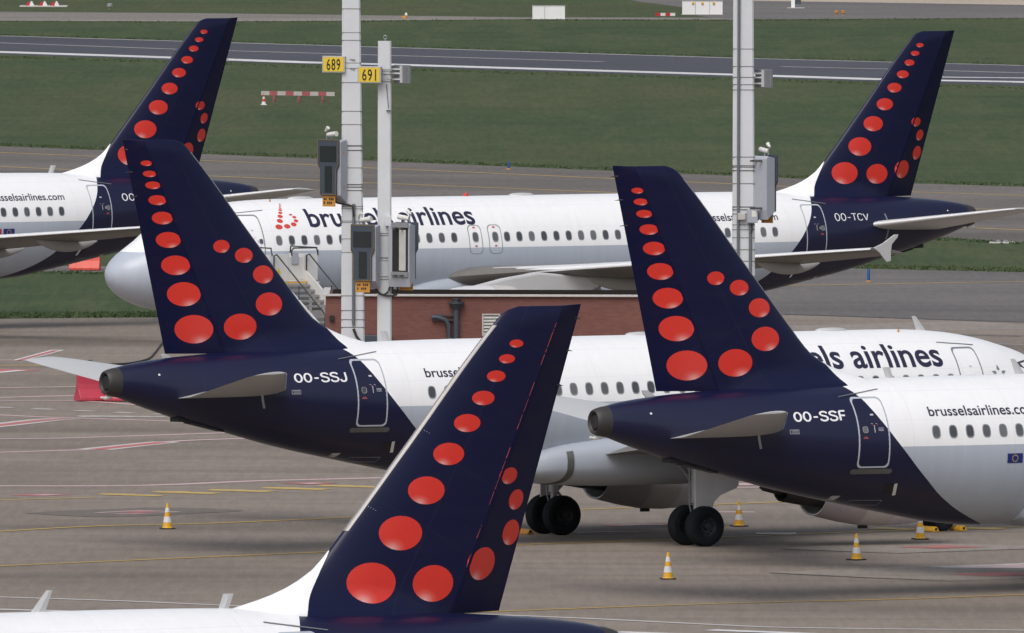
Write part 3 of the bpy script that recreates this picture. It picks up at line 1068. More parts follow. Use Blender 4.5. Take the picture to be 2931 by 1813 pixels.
def bent_text(name, body, mat, parent, mapf, width, height, cap=True, step=.06, offset=0.0, spacing=1.0):
    """flat lettering scaled to width x height (cap height or full bbox) and laid on a curved surface through mapf(x, y)"""
    me = text_mesh(body, 1.0, offset, spacing)
    xs = [v.co.x for v in me.vertices]
    ys = [v.co.y for v in me.vertices]
    x0, x1, y1 = min(xs), max(xs), max(ys)
    kx, ky = width / (x1 - x0), height / y1
    bm = bmesh.new()
    bm.from_mesh(me)
    for v in bm.verts:
        v.co = Vector(((v.co.x - x0) * kx, v.co.y * ky, 0))
    y = -.3 * height
    while y < height * 1.1:
        bmesh.ops.bisect_plane(bm, geom=bm.verts[:] + bm.edges[:] + bm.faces[:], plane_co=(0, y, 0), plane_no=(0, 1, 0))
        y += step
    for v in bm.verts:
        v.co = mapf(v.co.x, v.co.y)
    bmesh.ops.recalc_face_normals(bm, faces=bm.faces[:])
    bm.to_mesh(me)
    bm.free()
    me.materials.append(mat)
    return link(name, me, parent)


GLYPH = {
    'O': (.62, [[(.31 + .27 * math.cos(t), .5 + .5 * math.sin(t)) for t in [2 * math.pi * i / 28 for i in range(29)]]]),
    'S': (.64, [[(.60, .80), (.52, .94), (.32, 1.0), (.12, .93), (.05, .76), (.14, .61), (.33, .53), (.52, .44), (.61, .26), (.53, .07), (.31, 0), (.11, .06), (.03, .22)]]),
    'J': (.52, [[(.46, 1), (.46, .6), (.46, .25), (.38, .05), (.23, 0), (.08, .06), (.03, .24)]]),
    'F': (.56, [[(.08, 0), (.08, .5), (.08, 1)], [(.08, 1), (.33, 1), (.56, 1)], [(.08, .51), (.3, .51), (.50, .51)]]),
    'T': (.58, [[(0, 1), (.3, 1), (.6, 1)], [(.3, 1), (.3, .5), (.3, 0)]]),
    'C': (.62, [[(.60, .80), (.50, .95), (.33, 1), (.14, .92), (.045, .72), (.03, .5), (.045, .28), (.14, .08), (.33, 0), (.50, .05), (.60, .20)]]),
    'V': (.60, [[(.0, 1), (.15, .5), (.3, 0)], [(.3, 0), (.45, .5), (.6, 1)]]),
    '-': (.46, [[(.06, .42), (.25, .42), (.42, .42)]]),
}


def stroke_text(name, body, mat, parent, mapf, width, height, t):
    """condensed capitals drawn as painted strokes"""
    gap = .15
    tot = sum(GLYPH[c][0] for c in body) + gap * (len(body) - 1)
    k = width / tot
    x0 = 0.0
    mb = MB()
    for ci, c in enumerate(body):
        w, strokes = GLYPH[c]
        for si, st in enumerate(strokes):
            pts = [((x0 + x) * k, (t / 2 + y * (1 - t)) * height) for x, y in (st if c == 'O' else smoothline(st, 4))]
            n = len(pts)
            Lv, Rv = [], []
            for i in range(n):
                a, b = pts[max(i - 1, 0)], pts[min(i + 1, n - 1)]
                if c == 'O' and i in (0, n - 1):
                    a, b = pts[n - 2], pts[1]
                dx, dy = b[0] - a[0], b[1] - a[1]
                q = math.hypot(dx, dy) or 1
                nx, ny = -dy / q * t * height / 2, dx / q * t * height / 2
                Lv.append(mapf(pts[i][0] + nx, pts[i][1] + ny, si))
                Rv.append(mapf(pts[i][0] - nx, pts[i][1] - ny, si))
            mb.add(Lv + Rv, [(i, i + 1, n + i + 1, n + i) for i in range(n - 1)])
        x0 += w + gap
    return mb.build(name, mat, parent)


def patch(fus, side, u0, u1, z0, z1, name, mat, parent, off=.004, nu=4, nz=6, r=0.0):
    """a conforming panel on the fuselage side with rounded corners"""
    mb = MB()
    vs = []
    for j in range(nz + 1):
        for i in range(nu + 1):
            a, b = i / nu, j / nz
            u, z = u0 + (u1 - u0) * a, z0 + (z1 - z0) * b
            if r:
                dz = max(0, r - (z - z0), r - (z1 - z)) / r
                k = r * (1 - math.sqrt(max(0, 1 - dz * dz)))
                u = u0 + k + (u1 - u0 - 2 * k) * a
            vs.append(fus.P(side, u, z, off))
    mb.add(vs, [(j * (nu + 1) + i, j * (nu + 1) + i + 1, (j + 1) * (nu + 1) + i + 1, (j + 1) * (nu + 1) + i) for j in range(nz) for i in range(nu)])
    return mb.build(name, mat, parent, True, 80)


def rrect(u0, u1, z0, z1, r, n=5, k=6):
    pts = []
    for cx, cz, a0 in ((u1 - r, z1 - r, 0), (u0 + r, z1 - r, 90), (u0 + r, z0 + r, 180), (u1 - r, z0 + r, 270)):
        for i in range(n + 1):
            a = math.radians(a0 + 90 * i / n)
            pts.append((cx + r * math.cos(a), cz + r * math.sin(a)))
    out = []
    for i in range(len(pts)):
        a, b = pts[i], pts[(i + 1) % len(pts)]
        m = max(1, int(math.dist(a, b) / .12))
        for j in range(m):
            t = j / m
            out.append((a[0] + (b[0] - a[0]) * t, a[1] + (b[1] - a[1]) * t))
    return out


def outline(fus, side, u0, u1, z0, z1, r, w, name, mat, parent, off=.008):
    o = rrect(u0, u1, z0, z1, r)
    uc, zc = (u0 + u1) / 2, (z0 + z1) / 2
    kx, kz = 1 - 2 * w / (u1 - u0), 1 - 2 * w / (z1 - z0)
    n = len(o)
    A_ = [fus.P(side, u, z, .001) for u, z in o]
    B_ = [fus.P(side, uc + (u - uc) * (1 + kx) / 2, zc + (z - zc) * (1 + kz) / 2, off) for u, z in o]
    C_ = [fus.P(side, uc + (u - uc) * kx, zc + (z - zc) * kz, .001) for u, z in o]
    mb = MB()
    mb.add(A_ + B_ + C_, [(i, (i + 1) % n, n + (i + 1) % n, n + i) for i in range(n)] + [(n + i, n + (i + 1) % n, 2 * n + (i + 1) % n, 2 * n + i) for i in range(n)])
    return mb.build(name, mat, parent, True, 60)


def ellipse_disc(cu, cz, a, b, pf, name, mat, parent, flip=1, nr=4, na=28):
    """conforming elliptical decal; pf(u, z) -> point; a UV layer holds the unit-disc position"""
    vs, uvs = [pf(cu, cz)], [(0, 0)]
    for i in range(1, nr + 1):
        for j in range(na):
            t = 2 * math.pi * j / na
            x, y = math.cos(t) * i / nr, math.sin(t) * i / nr
            vs.append(pf(cu + a * x, cz + b * y))
            uvs.append((x, y))
    fs = [(0, 1 + j, 1 + (j + 1) % na) for j in range(na)]
    for i in range(nr - 1):
        for j in range(na):
            k = (j + 1) % na
            fs.append((1 + i * na + j, 1 + (i + 1) * na + j, 1 + (i + 1) * na + k, 1 + i * na + k))
    me = bpy.data.meshes.new(name)
    me.from_pydata([tuple(v) for v in vs], [], fs)
    ul = me.uv_layers.new(name='UVMap')
    for lp in me.loops:
        ul.data[lp.index].uv = uvs[lp.vertex_index]
    me.materials.append(mat)
    for p in me.polygons:
        p.use_smooth = True
    return link(name, me, parent)


def cabin_window(fus, side, u, z, parent, w=.27, h=.37, base=0.0):
    n = 22
    loops = []
    for k, off in ((1.0, .001), (.93, .010), (.80, .004)):
        ring = []
        for j in range(n):
            t = 2 * math.pi * j / n
            c, s = math.cos(t), math.sin(t)
            x = math.copysign(abs(c) ** .72, c) * w / 2 * k
            y = math.copysign(abs(s) ** .72, s) * h / 2 * (k if k == 1 else k + .03)
            ring.append(fus.P(side, u + x, z + y, off + base))
        loops.append(ring)
    mb = MB()
    mb.loft(loops, cap0=False, cap1=False)
    fr = mb.build('window', M_WFRAME, parent, True, 60)
    mb = MB()
    mb.add(loops[2], [tuple(range(n))])
    mb.build('pane', random.choice(M_PANES), fr)
    return fr


def airfoil(n, t, camber=.015):
    up, lo = [], []
    for i in range(n + 1):
        x = .5 * (1 - math.cos(math.pi * i / n))
        y = 5 * t * (.2969 * math.sqrt(x) - .126 * x - .3516 * x * x + .2843 * x ** 3 - .1036 * x ** 4)
        c = camber * 4 * x * (1 - x)
        up.append((x, c + y))
        lo.append((x, c - y))
    return up, lo


def section(uLE, v, zLE, chord, t, inc, n=10, camber=.015):
    up, lo = airfoil(n, t, camber)
    ring = up[::-1] + lo[1:-1]
    ca, sa = math.cos(math.radians(inc)), math.sin(math.radians(inc))
    return [Vector((uLE - (x * ca + y * sa) * chord, -v, zLE + (-x * sa + y * ca) * chord)) for x, y in ring]


def lifting_surface(name, mat, parent, secs, n=10):
    mb = MB()
    mb.loft([section(*s, n=n) for s in secs])
    return mb.build(name, mat, parent, True, 40)


def le_strip(name, mat, parent, secs, fu, fl, off=.012):
    rings = []
    for (uLE, v, zLE, chord, t, inc) in secs:
        up, lo = airfoil(24, t)
        pts = [p for p in up if p[0] <= fu][::-1] + [p for p in lo[1:] if p[0] <= fl]
        ca, sa = math.cos(math.radians(inc)), math.sin(math.radians(inc))
        ring = []
        for x, y in pts:
            k = off / chord
            x2 = x - k * max(0, 1 - x / .03)
            y2 = y + (k if y > 0 else -k)
            ring.append(Vector((uLE - (x2 * ca + y2 * sa) * chord, -v, zLE + (-x2 * sa + y2 * ca) * chord)))
        rings.append(ring)
    m = min(len(r) for r in rings)
    rings = [r[:m] for r in rings]
    mb = MB()
    mb.loft(rings, cap0=False, cap1=False, closed=False)
    return mb.build(name, mat, parent, True, 60)


STEM_R = [(1.412, 11.184, .165, .080), (1.522, 10.878, .193, .094), (1.640, 10.551, .221, .110), (1.795, 10.123, .261, .145), (1.970, 9.607, .304, .185),
          (2.180, 8.978, .360, .232), (2.435, 8.248, .417, .286), (2.722, 7.415, .486, .352), (3.076, 6.402, .557, .419)]
BOWL_R = [(4.435, 6.460, .532, .376), (5.391, 7.096, .453, .332), (5.221, 7.944, .361, .260), (4.567, 8.502, .311, .214), (3.810, 8.772, .272, .185)]
FIX_L = [(2.467, 11.322, .161, .080), (2.69, 11.02, .188, .091), (2.944, 10.676, .217, .115), (3.248, 10.244, .261, .145), (3.626, 9.750, .306, .180),
         (4.061, 9.140, .356, .224), (4.586, 8.421, .420, .280), (5.19, 7.58, .495, .345), (5.88, 6.60, .566, .407), (4.43, 6.555, .485, .369)]
RUD_L = [(3.173, 6.712, .440, .337), (2.275, 7.280, .298, .262), (2.235, 7.953, .258, .209), (2.58, 8.469, .272, .171)]


def build_airliner(cfg):
    L, side = cfg['L'], cfg['side']
    fus = Fus(L)
    sh = -2.13 if L < 35 else 0.0
    root = empty('airliner', (cfg['X'], cfg['Y'], 0), math.radians(cfg['phi']))
    k = cfg.get('scale', 1.0)
    root.scale = (k, k, k)
    tag(root, cfg['label'], 'airplane', 'airliners with dotted navy tails')

    # ---- fuselage
    us = [.42, .6, .8]
    u = 1.0
    while u < 13.2:
        us.append(u)
        u += .4
    while u < L - 8:
        us.append(u)
        u += 1.2
    s = 7.8
    while s > .5:
        us.append(L - s)
        s -= .3
    us += [L - q for q in (.45, .3, .2, .12, .07, .035, .012, .003)]
    us = sorted(set(us))
    n = 64
    mb = MB()
    rings = []
    for u in us:
        w, c, h = fus.sec(u)
        rings.append([(u, w * math.cos(t), c + h * math.sin(t)) for t in [2 * math.pi * j / n for j in range(n)]])
    mb.loft(rings)
    body = mb.build('fuselage', M_FUS, root, True, 40)
    # ---- auxiliary power unit exhaust
    w0, c0, h0 = fus.sec(.42)
    mb = MB()
    rings = []
    for uu, kk in ((.425, 1.0), (.30, .97), (.12, .87), (.02, .78), (0.0, .72), (.03, .60), (.25, .50), (.5, .45)):
        w, c, h = fus.sec(.42)
        rings.append([(uu, w * kk * math.cos(t), c0 - .02 * (1 - kk) + h * kk * math.sin(t)) for t in [2 * math.pi * j / 28 for j in range(28)]])
    mb.loft(rings, cap0=False)
    ex = mb.build('tail_exhaust', M_APU, root, True, 50)
    mb = MB()
    mb.lathe([(.19, .06), (.13, .058), (.13, .30)], 20, 0, (0, 0, c0), 'X')
    mb.build('exhaust_core', M_EXH, ex, True)
    mb = MB()
    mb.tube([(.25, 0, c0 - h0 * .95), (.02, 0, c0 - h0 - .02), (-.10, 0, c0 - h0 + .01)], [.05, .05, .03], 8)
    mb.build('tail_light', M_CAMW, ex, True)

    # ---- fin
    zs = [5.45, 5.65, 5.78, 5.86, 5.93, 6.0, 6.08, 6.18, 6.3, 6.45, 6.65, 6.85, 7.05, 7.25, 7.6] + [8.0 + .4 * i for i in range(9)] + [11.4, 11.5, 11.6, 11.7, 11.76, 11.81, 11.84]
    nc = 22
    mb = MB()
    rings = []
    for z in zs:
        le, hg = fin_le(z), fin_hg(z) + .006
        cols = [le + (hg - le) * (1 - math.cos(math.pi / 2 * i / nc)) for i in range(nc + 1)]
        hs = [fin_half(c, z) for c in cols]
        rings.append([(c, -h, z) for c, h in zip(cols, hs)] + [(c, h, z) for c, h in reversed(list(zip(cols, hs))[1:])])
    mb.loft(rings)
    fin = mb.build('fin', M_FIN[side], root, True, 50)
    # ---- rudder, left over to one side
    ang = math.radians(22)
    if (rud_rot((fin_te(6), 0, 6), ang).y > 0) != (side > 0):
        ang = -ang

    def rud_pt(u, z, sd, off=0.0):
        return rud_rot((u, -sd * (fin_half(u, z) + off), z), ang)

    mb = MB()
    rings = []
    rows = [0, .02] + [i / 16 for i in range(1, 16)] + [.97, .99, 1.0]
    for q in rows:
        ring_s, ring_p = [], []
        for i in range(13):
            f = i / 12
            zb = 5.72 - .07 * f
            z = zb + (11.84 - zb) * q
            uu = fin_hg(z) + (fin_te(z) - fin_hg(z)) * f
            h = max(fin_half(uu, z), .006)
            if i == 0:
                nose = [rud_rot((uu + h * math.sin(a_), h * math.cos(a_), z), ang) for a_ in [math.pi * j / 8 for j in range(1, 8)]]
            ring_s.append(rud_rot((uu, -h, z), ang))
            ring_p.append(rud_rot((uu, h, z), ang))
        rings.append(ring_s + ring_p[::-1] + nose)
    mb.loft(rings)
    rud = mb.build('rudder', M_RUD, root, True, 50)
    for z in (11.55, 10.9, 10.2):
        u = fin_te(z)
        mb = MB()
        mb.tube([rud_rot((u + .10, 0, z), ang), rud_rot((u - .02, 0, z), ang), rud_rot((u - .13, 0, z - .02), ang)], [.03, .015, .004], 6)
        mb.build('static_wick', M_BLACK, rud)
    # ---- leading edge strip
    if cfg.get('le_strip'):
        mb = MB()
        rings = []
        for i in range(21):
            z = 7.42 + (11.47 - 7.42) * i / 20
            le = fin_le(z)
            ring = []
            for d in (cfg['le_strip'], .06, .02, .004, 0):
                ring.append((le - d + .004, -(fin_half(le - d, z) + .005), z))
            for d in (.004, .02, .06, cfg['le_strip']):
                ring.append((le - d + .004, (fin_half(le - d, z) + .005), z))
            rings.append(ring)
        mb.loft(rings, closed=False, cap0=False, cap1=False)
        mb.build('leading_edge', M_FINLE, fin, True, 60)
    # ---- printed dots
    du, dz, dzr = cfg.get('dot', (0, 0, 0))

    def fixpf(u, z):
        return Vector((u, -side * (fin_half(u, z) + .005), z))

    def rudpf(u, z):
        return rud_pt(min(u, fin_hg(z) - .004), z, side, .005)

    def fixclamp(u, z):
        return fixpf(max(u, fin_hg(z) + .008), z)
    fixed, moving = (BOWL_R, STEM_R) if side > 0 else (FIX_L, RUD_L)
    for (cu, cz, a, b) in fixed:
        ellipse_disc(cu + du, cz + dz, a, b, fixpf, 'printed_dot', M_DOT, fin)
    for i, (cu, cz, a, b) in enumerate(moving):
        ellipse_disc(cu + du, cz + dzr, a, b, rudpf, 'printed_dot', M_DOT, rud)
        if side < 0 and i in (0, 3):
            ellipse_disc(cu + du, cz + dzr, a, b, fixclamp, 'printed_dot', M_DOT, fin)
    if cfg.get('hinge_marks'):  # worn red patches along the rudder hinge, plus rivet rows
        mb = MB()
        rr = random.Random(3)
        z = 11.5
        while z > 6.9:
            h = rr.uniform(.03, .30)
            if rr.random() < .75:
                u0 = fin_hg(z) + .014
                pts = []
                for zz in (z, z - h):
                    uu = fin_hg(zz)
                    pts += [Vector((uu + .012, -side * (fin_half(uu, zz) + .006), zz)), Vector((uu + .012 + rr.uniform(.006, .020), -side * (fin_half(uu, zz) + .006), zz))]
                mb.add(pts, [(0, 1, 3, 2)])
            z -= h + rr.uniform(.005, .05)
        for (ua, za, ub, zb) in ((4.75, 9.55, 4.42, 9.36), (5.98, 8.02, 5.66, 7.84)):
            rv = MB()
            for i in range(8):
                cu, cz = ua + (ub - ua) * i / 7, za + (zb - za) * i / 7 - (.02 if i > 3 else 0)
                rv.add([fixpf(cu + .007 * math.cos(a), cz + .007 * math.sin(a)) for a in [math.pi * q / 3 for q in range(6)]], [tuple(range(6))])
            rv.build('rivet_row', M_PLAC, fin)['kind'] = 'stuff'
        mb.build('hinge_seal', M_SEAL, fin)['kind'] = 'stuff'

    # ---- tailplane and elevators
    for sg in (1, -1):
        secs = [(5.75, sg * .55, 4.66, 3.75, .11, 3.2), (5.36, sg * 1.2, 4.70, 3.22, .11, 3.2), (2.55, sg * 5.75, 5.33, 1.34, .10, 3.0), (2.22, sg * 6.20, 5.385, 1.06, .09, 3.0), (2.12, sg * 6.27, 5.39, .93, .05, 3.0)]
        st = lifting_surface('tailplane', M_WINGW, root, secs)
        le_strip('leading_edge', M_SLAT, st, [s_ for s_ in secs[1:4]], .05, .03, .008)
    # scuff strip on the fuselage beside the tailplane
    mb = MB()
    pts = []
    for i in range(9):
        z = 4.15 + .95 * i / 8
        uu = 4.62 - .10 * math.sin(math.pi * i / 8)
        pts.append((uu, z))
    vs = [fus.P(side, u_, z_, .006) for u_, z_ in pts] + [fus.P(side, u_ + .07, z_, .006) for u_, z_ in pts]
    mb.add(vs, [(i, i + 1, 10 + i, 9 + i) for i in range(8)])
    mb.build('seal_strip', M_DOORGREY if side < 0 else M_STRUT, root)

    # ---- wings
    for sg in (1, -1):
        secs = [(24.6 + sh, sg * .9, 2.92, 7.2, .13, 3.0), (23.95 + sh, sg * 2.2, 3.12, 6.15, .135, 4.6), (21.65 + sh, sg * 6.4, 3.50, 3.95, .115, 5.6), (18.6 + sh, sg * 11.7, 3.96, 2.65, .105, 6.5), (15.62 + sh, sg * 16.9, 4.42, 1.55, .10, 7.0)]
        wing = lifting_surface('wing', M_WING, root, secs, 14)
        le_strip('slat', M_SLAT, wing, [(secs[1][0] - .55, sg * 3.1, 3.20, 5.6, .13, 3.6)] + secs[2:], .10, .012, .012)
        # wingtip fence
        fe = [(15.66, 4.46), (15.25, 4.62), (14.75, 4.93), (14.58, 4.93), (14.62, 4.82), (14.86, 4.58), (14.90, 4.34), (14.90, 3.98), (15.08, 3.94), (15.18, 4.05), (15.38, 4.28)]
        mb = MB()
        mb.prism([(a + sh - .12, b) for a, b in fe], -sg * 16.90, -sg * 16.97, 'Y')
        mb.build('wingtip_fence', M_WINGW, wing, bevel=.015)
        # flap track fairings
        for vv, zz, uu, ln in ((5.9, 2.98, 19.2, 3.6), (8.9, 3.38, 17.75, 3.3), (12.3, 3.74, 16.35, 2.8)):
            mb = MB()
            rings = []
            for i in range(13):
                t = i / 12
                r = .30 * (max(0.0, math.sin(math.pi * t)) ** .6) * (1 - .35 * t) + .012
                rings.append([(uu + sh + ln * .45 - ln * t, -sg * vv + .55 * r * math.cos(a), zz + .15 - .28 * math.sin(math.pi * t * .85) + r * math.sin(a)) for a in [2 * math.pi * j / 14 for j in range(14)]])
            mb.loft(rings)
            mb.build('flap_track_fairing', M_FAIR, wing, True, 50)
        # engine
        ue, ze = 26.5 + sh, 1.74
        mb = MB()
        prof = [(.80, -.35), (.86, -.1), (.94, 0.0), (1.04, -.04), (1.10, -.18), (1.17, -.7), (1.19, -1.5), (1.15, -2.3), (1.03, -3.1), (.84, -3.92), (.80, -3.90), (.86, -3.5), (.86, -3.0)]
        mb.lathe([(r, x) for r, x in prof], 40, 0, (ue, -sg * 5.75, ze), 'X', False, False)
        nac = mb.build('engine_nacelle', M_NAC, root, True, 60)
        mb = MB()
        mb.lathe([(1.198, -1.55), (1.162, -2.3), (1.125, -2.55)], 40, 0, (ue, -sg * 5.75, ze), 'X', False, False)
        mb.build('nacelle_band', M_COPING, nac, True, 60)
        mb = MB()
        mb.lathe([(1.125, -2.56), (1.036, -3.1), (.846, -3.925)], 40, 0, (ue, -sg * 5.75, ze), 'X', False, False)
        mb.build('thrust_reverser_sleeve', M_NACD, nac, True, 60)
        mb = MB()
        mb.lathe([(.86, -3.2), (.62, -3.2), (.60, -3.6), (.52, -4.4), (.42, -5.0), (.38, -4.98), (.30, -4.6)], 32, 0, (ue, -sg * 5.75, ze), 'X')
        mb.build('core_nozzle', M_EXH, nac, True, 50)
        mb = MB()
        mb.lathe([(.28, -4.6), (.22, -5.1), (.10, -5.6), (.01, -5.75)], 20, 0, (ue, -sg * 5.75, ze), 'X')
        mb.build('exhaust_plug', M_EXH, nac, True, 50)
        mb = MB()
        mb.lathe([(.82, -.55), (.3, -.55), (.28, -.5), (.01, -.2)], 32, 0, (ue, -sg * 5.75, ze), 'X', False)
        mb.build('fan', M_BLACK, nac, True, 50)
        mb = MB()
        mb.prism([(ue - .7, ze + 1.10), (ue - 2.2, ze + 1.42), (ue - 3.7, ze + 1.62), (ue - 6.6, ze + 1.35), (ue - 6.3, ze + 1.05), (ue - 5.2, ze + .55), (ue - 3.6, ze + .45), (ue - 1.2, ze + .7)], -sg * 5.75 - .17, -sg * 5.75 + .17, 'Y')
        mb.build('pylon', M_WINGW, root, bevel=.08)
        mb = MB()
        mb.box((ue - 2.15, -sg * 5.75, ze - 1.19), (.28, .10, .14))
        mb.build('drain_mast', M_BLACK, nac)
    # ---- belly fairing
    bt = [(15.25, 1.25, 1.97, 2.55), (15.6, 1.78, 1.86, 2.78), (16.1, 2.0, 1.78, 2.98), (17.0, 2.12, 1.70, 3.16), (19.0, 2.22, 1.62, 3.35), (21.0, 2.22, 1.62, 3.4), (23.0, 2.18, 1.64, 3.35), (24.6, 2.08, 1.70, 3.2), (25.8, 1.80, 1.80, 2.9), (26.6, 1.2, 1.95, 2.5)]
    mb = MB()
    rings = []
    uu = 15.25
    while uu <= 26.61:
        w = herm([(a, b) for a, b, c, d in bt], uu)
        zb = herm([(a, c) for a, b, c, d in bt], uu)
        zt = herm([(a, d) for a, b, c, d in bt], uu)
        rings.append([(uu + sh, math.copysign(abs(math.cos(t)) ** .7, math.cos(t)) * w, (zb + zt) / 2 + math.copysign(abs(math.sin(t)) ** .7, math.sin(t)) * (zt - zb) / 2) for t in [2 * math.pi * j / 48 for j in range(48)]])
        uu += .344
    mb.loft(rings)
    bel = mb.build('belly_fairing', M_BELLY, root, True, 50)
    # dark rubbing strip round the aft fairing
    mb = MB()
    vs = []
    uu = 16.55
    for du_ in (0, .22):
        w = herm([(a, b) for a, b, c, d in bt], uu + du_) + .012
        zb = herm([(a, c) for a, b, c, d in bt], uu + du_) - .012
        zt = herm([(a, d) for a, b, c, d in bt], uu + du_)
        for j in range(13):
            t = math.radians(-88 + 88 * j / 12 + 20 * (j / 12))
            vs.append((uu + du_ + sh, -side * math.copysign(abs(math.cos(t)) ** .7, math.cos(t)) * w, (zb + zt) / 2 + math.copysign(abs(math.sin(t)) ** .7, math.sin(t)) * (zt - zb) / 2))
    mb.add(vs, [(j, j + 1, 14 + j, 13 + j) for j in range(12)])
    mb.build('rubbing_strip', M_SCUFF, bel, True)

    # ---- landing gear
    def wheel(parent, u, y, r, w, name='wheel'):
        wr = MB()
        wr.lathe([(r * .50, -w * .36), (r * .56, -w * .44), (r * .80, -w * .5), (r * .95, -w * .42), (r, -w * .22), (r, w * .22), (r * .95, w * .42), (r * .80, w * .5), (r * .56, w * .44), (r * .50, w * .36)], 36, 0, (u, y, r), 'Y', False, False)
        ty = wr.build(name, M_TYRE, parent, True, 40)
        rm = MB()
        rm.lathe([(r * .52, -w * .38), (r * .46, -w * .30), (r * .2, -w * .26), (r * .16, -w * .42), (r * .02, -w * .44)], 24, 0, (u, y, r), 'Y', False, False)
        rm.lathe([(r * .52, w * .38), (r * .46, w * .30), (r * .2, w * .26), (r * .16, w * .42), (r * .02, w * .44)], 24, 0, (u, y, r), 'Y', False, False)
        for j in range(9):
            t = 2 * math.pi * j / 9
            for q in (-1, 1):
                rm.box((u + r * .33 * math.cos(t), y + q * w * .31, r + r * .33 * math.sin(t)), (.05, .06, .05))
        rm.build('rim', M_RIM, ty, True, 40)
    ug = 19.86 + sh
    for sg in (1, -1):
        mb = MB()
        y = -sg * 3.795
        mb.tube([(ug, y, .55), (ug, y, 1.35)], .085, 12)
        mb.tube([(ug, y, 1.25), (ug, y, 3.1)], .15, 14)
        mb.tube([(ug, y - .50, .585), (ug, y + .50, .585)], .075, 10)
        leg = mb.build('main_gear_leg', M_STRUT, root, True, 40)
        mb = MB()
        mb.tube([(ug, y, 1.7), (ug + .1, y + sg * 1.5, 2.7)], .07, 10)
        mb.tube([(ug + .12, y, 1.3), (ug + .34, y, 1.05), (ug + .14, y, .75)], .04, 8)
        mb.tube([(ug - .17, y + .1, 3.0), (ug - .16, y + .1, 1.2), (ug - .05, y + .1, .8)], .025, 6)
        mb.build('brace', M_STRUT, leg, True, 40)
        mb = MB()
        mb.prism([(ug - .24, 3.05), (ug + .9, 3.05), (ug + 1.25, 2.2), (ug + 1.26, 1.74), (ug + 1.18, 1.66), (ug + .62, 1.46), (ug + .42, 1.28), (ug + .30, .98), (ug - .24, .98)], y - sg * .30, y - sg * .345, 'Y')
        mb.build('gear_door', M_GDOOR, leg, bevel=.01)
        for q in (-1, 1):
            wheel(root, ug, y + q * .4635, .584, .43)
    un = L - 5.07
    mb = MB()
    mb.tube([(un, 0, .36), (un, 0, 1.1)], .06, 10)
    mb.tube([(un, 0, 1.0), (un - .15, 0, 2.3)], .10, 12)
    mb.tube([(un, 0, 1.3), (un + 1.2, 0, 2.2)], .05, 8)
    mb.tube([(un, -.32, .38), (un, .32, .38)], .05, 8)
    mb.build('nose_gear_leg', M_STRUT, root, True, 40)
    for q in (-1, 1):
        wheel(root, un, q * .25, .38, .22, 'nose_wheel')

    # ---- doors
    def door(u0, u1, z0, z1, r, mat=M_DOORLINE, scuff=True):
        d = patch(fus, side, u0 + .02, u1 - .02, z0 + .02, z1 - .02, 'door', M_FUS, root, .003, 6, 14, r * .8)
        outline(fus, side, u0, u1, z0, z1, r, .050, 'door_outline', mat, d)
        if scuff:
            patch(fus, side, u0 - .16, u1 + .13, z0 - .16, z0 - .02, 'scuff_plate', M_SCUFF, d, .012, 6, 2, .05)
        return d

    def small_door_marks(d, uc, zc):
        cabin_window(fus, side, uc - .26 if side > 0 else uc - .30, zc, d, .17, .19, .012)
        pm, pr = MB(), MB()

        def rect(mb_, u_, z_, w_, h_):
            mb_.add([fus.P(side, u_ - w_ / 2, z_ - h_ / 2, .009), fus.P(side, u_ + w_ / 2, z_ - h_ / 2, .009), fus.P(side, u_ + w_ / 2, z_ + h_ / 2, .009), fus.P(side, u_ - w_ / 2, z_ + h_ / 2, .009)], [(0, 1, 2, 3)])
        rect(pm, uc + .02 * side, zc + .40, .10, .045)
        for k_ in range(3):
            rect(pm, uc + .22 * side, zc - .03 + .035 * k_, .16, .012)
        rect(pm, uc + .03 * side, zc + .02, .02, .20)
        for dx in (-.10, .04):
            rect(pm, uc + (.06 + dx) * side, zc + .16, .05, .010)
            rect(pr, uc + (.06 + dx) * side + .03, zc + .13, .010, .05)
        rect(pr, uc - .26, zc - .20, .10, .018)
        rect(pr, uc - .26, zc - .235, .16, .014)
        pm.build('placard', M_PLAC, d)['kind'] = 'stuff'
        pr.build('placard', M_PLACR, d)['kind'] = 'stuff'
    d4 = door(7.54, 8.50, 3.57, 5.50, .13)
    small_door_marks(d4, 8.02, 4.62)
    dt = L - 33.84
    d1 = door(28.30 + dt, 29.19 + dt, 3.52, 5.46, .13, M_DOORGREY)
    if 'title' in cfg:
        small_door_marks(d1, 28.75 + dt, 4.50)
    # rain gutters over the doors
    for ua, za, ub, zb in ((7.25, 5.50, 8.62, 5.685), (27.95 + dt, 5.60, 29.28 + dt, 5.50)):
        mb = MB()
        mb.tube([fus.P(side, ua + (ub - ua) * i / 6, za + (zb - za) * i / 6, .012) for i in range(7)], .016, 6)
        mb.build('rain_gutter', M_DOORGREY, body)
    # ---- cabin windows
    for u_ in cfg.get('windows', []):
        cabin_window(fus, side, u_, 4.525, body)
    for uc in cfg.get('exits', []):
        e = patch(fus, side, uc - .27, uc + .27, 3.92, 4.95, 'overwing_exit', M_FUS, root, .003, 4, 10, .14)
        outline(fus, side, uc - .29, uc + .29, 3.90, 4.97, .17, .04, 'exit_outline', M_WFRAME, e)
        cabin_window(fus, side, uc, 4.525, e, base=.012)
        pr = MB()
        for zz, w_ in ((4.87, .11), (4.20, .10)):
            pr.add([fus.P(side, uc - w_ / 2, zz - .03, .009), fus.P(side, uc + w_ / 2, zz - .03, .009), fus.P(side, uc + w_ / 2, zz + .03, .009), fus.P(side, uc - w_ / 2, zz + .03, .009)], [(0, 1, 2, 3)])
        pr.build('placard', M_PLACR, e)['kind'] = 'stuff'

    # ---- lettering
    def along(u0, zb):
        return lambda x, y: fus.arc(side, u0 + side * x, zb, y, .006)
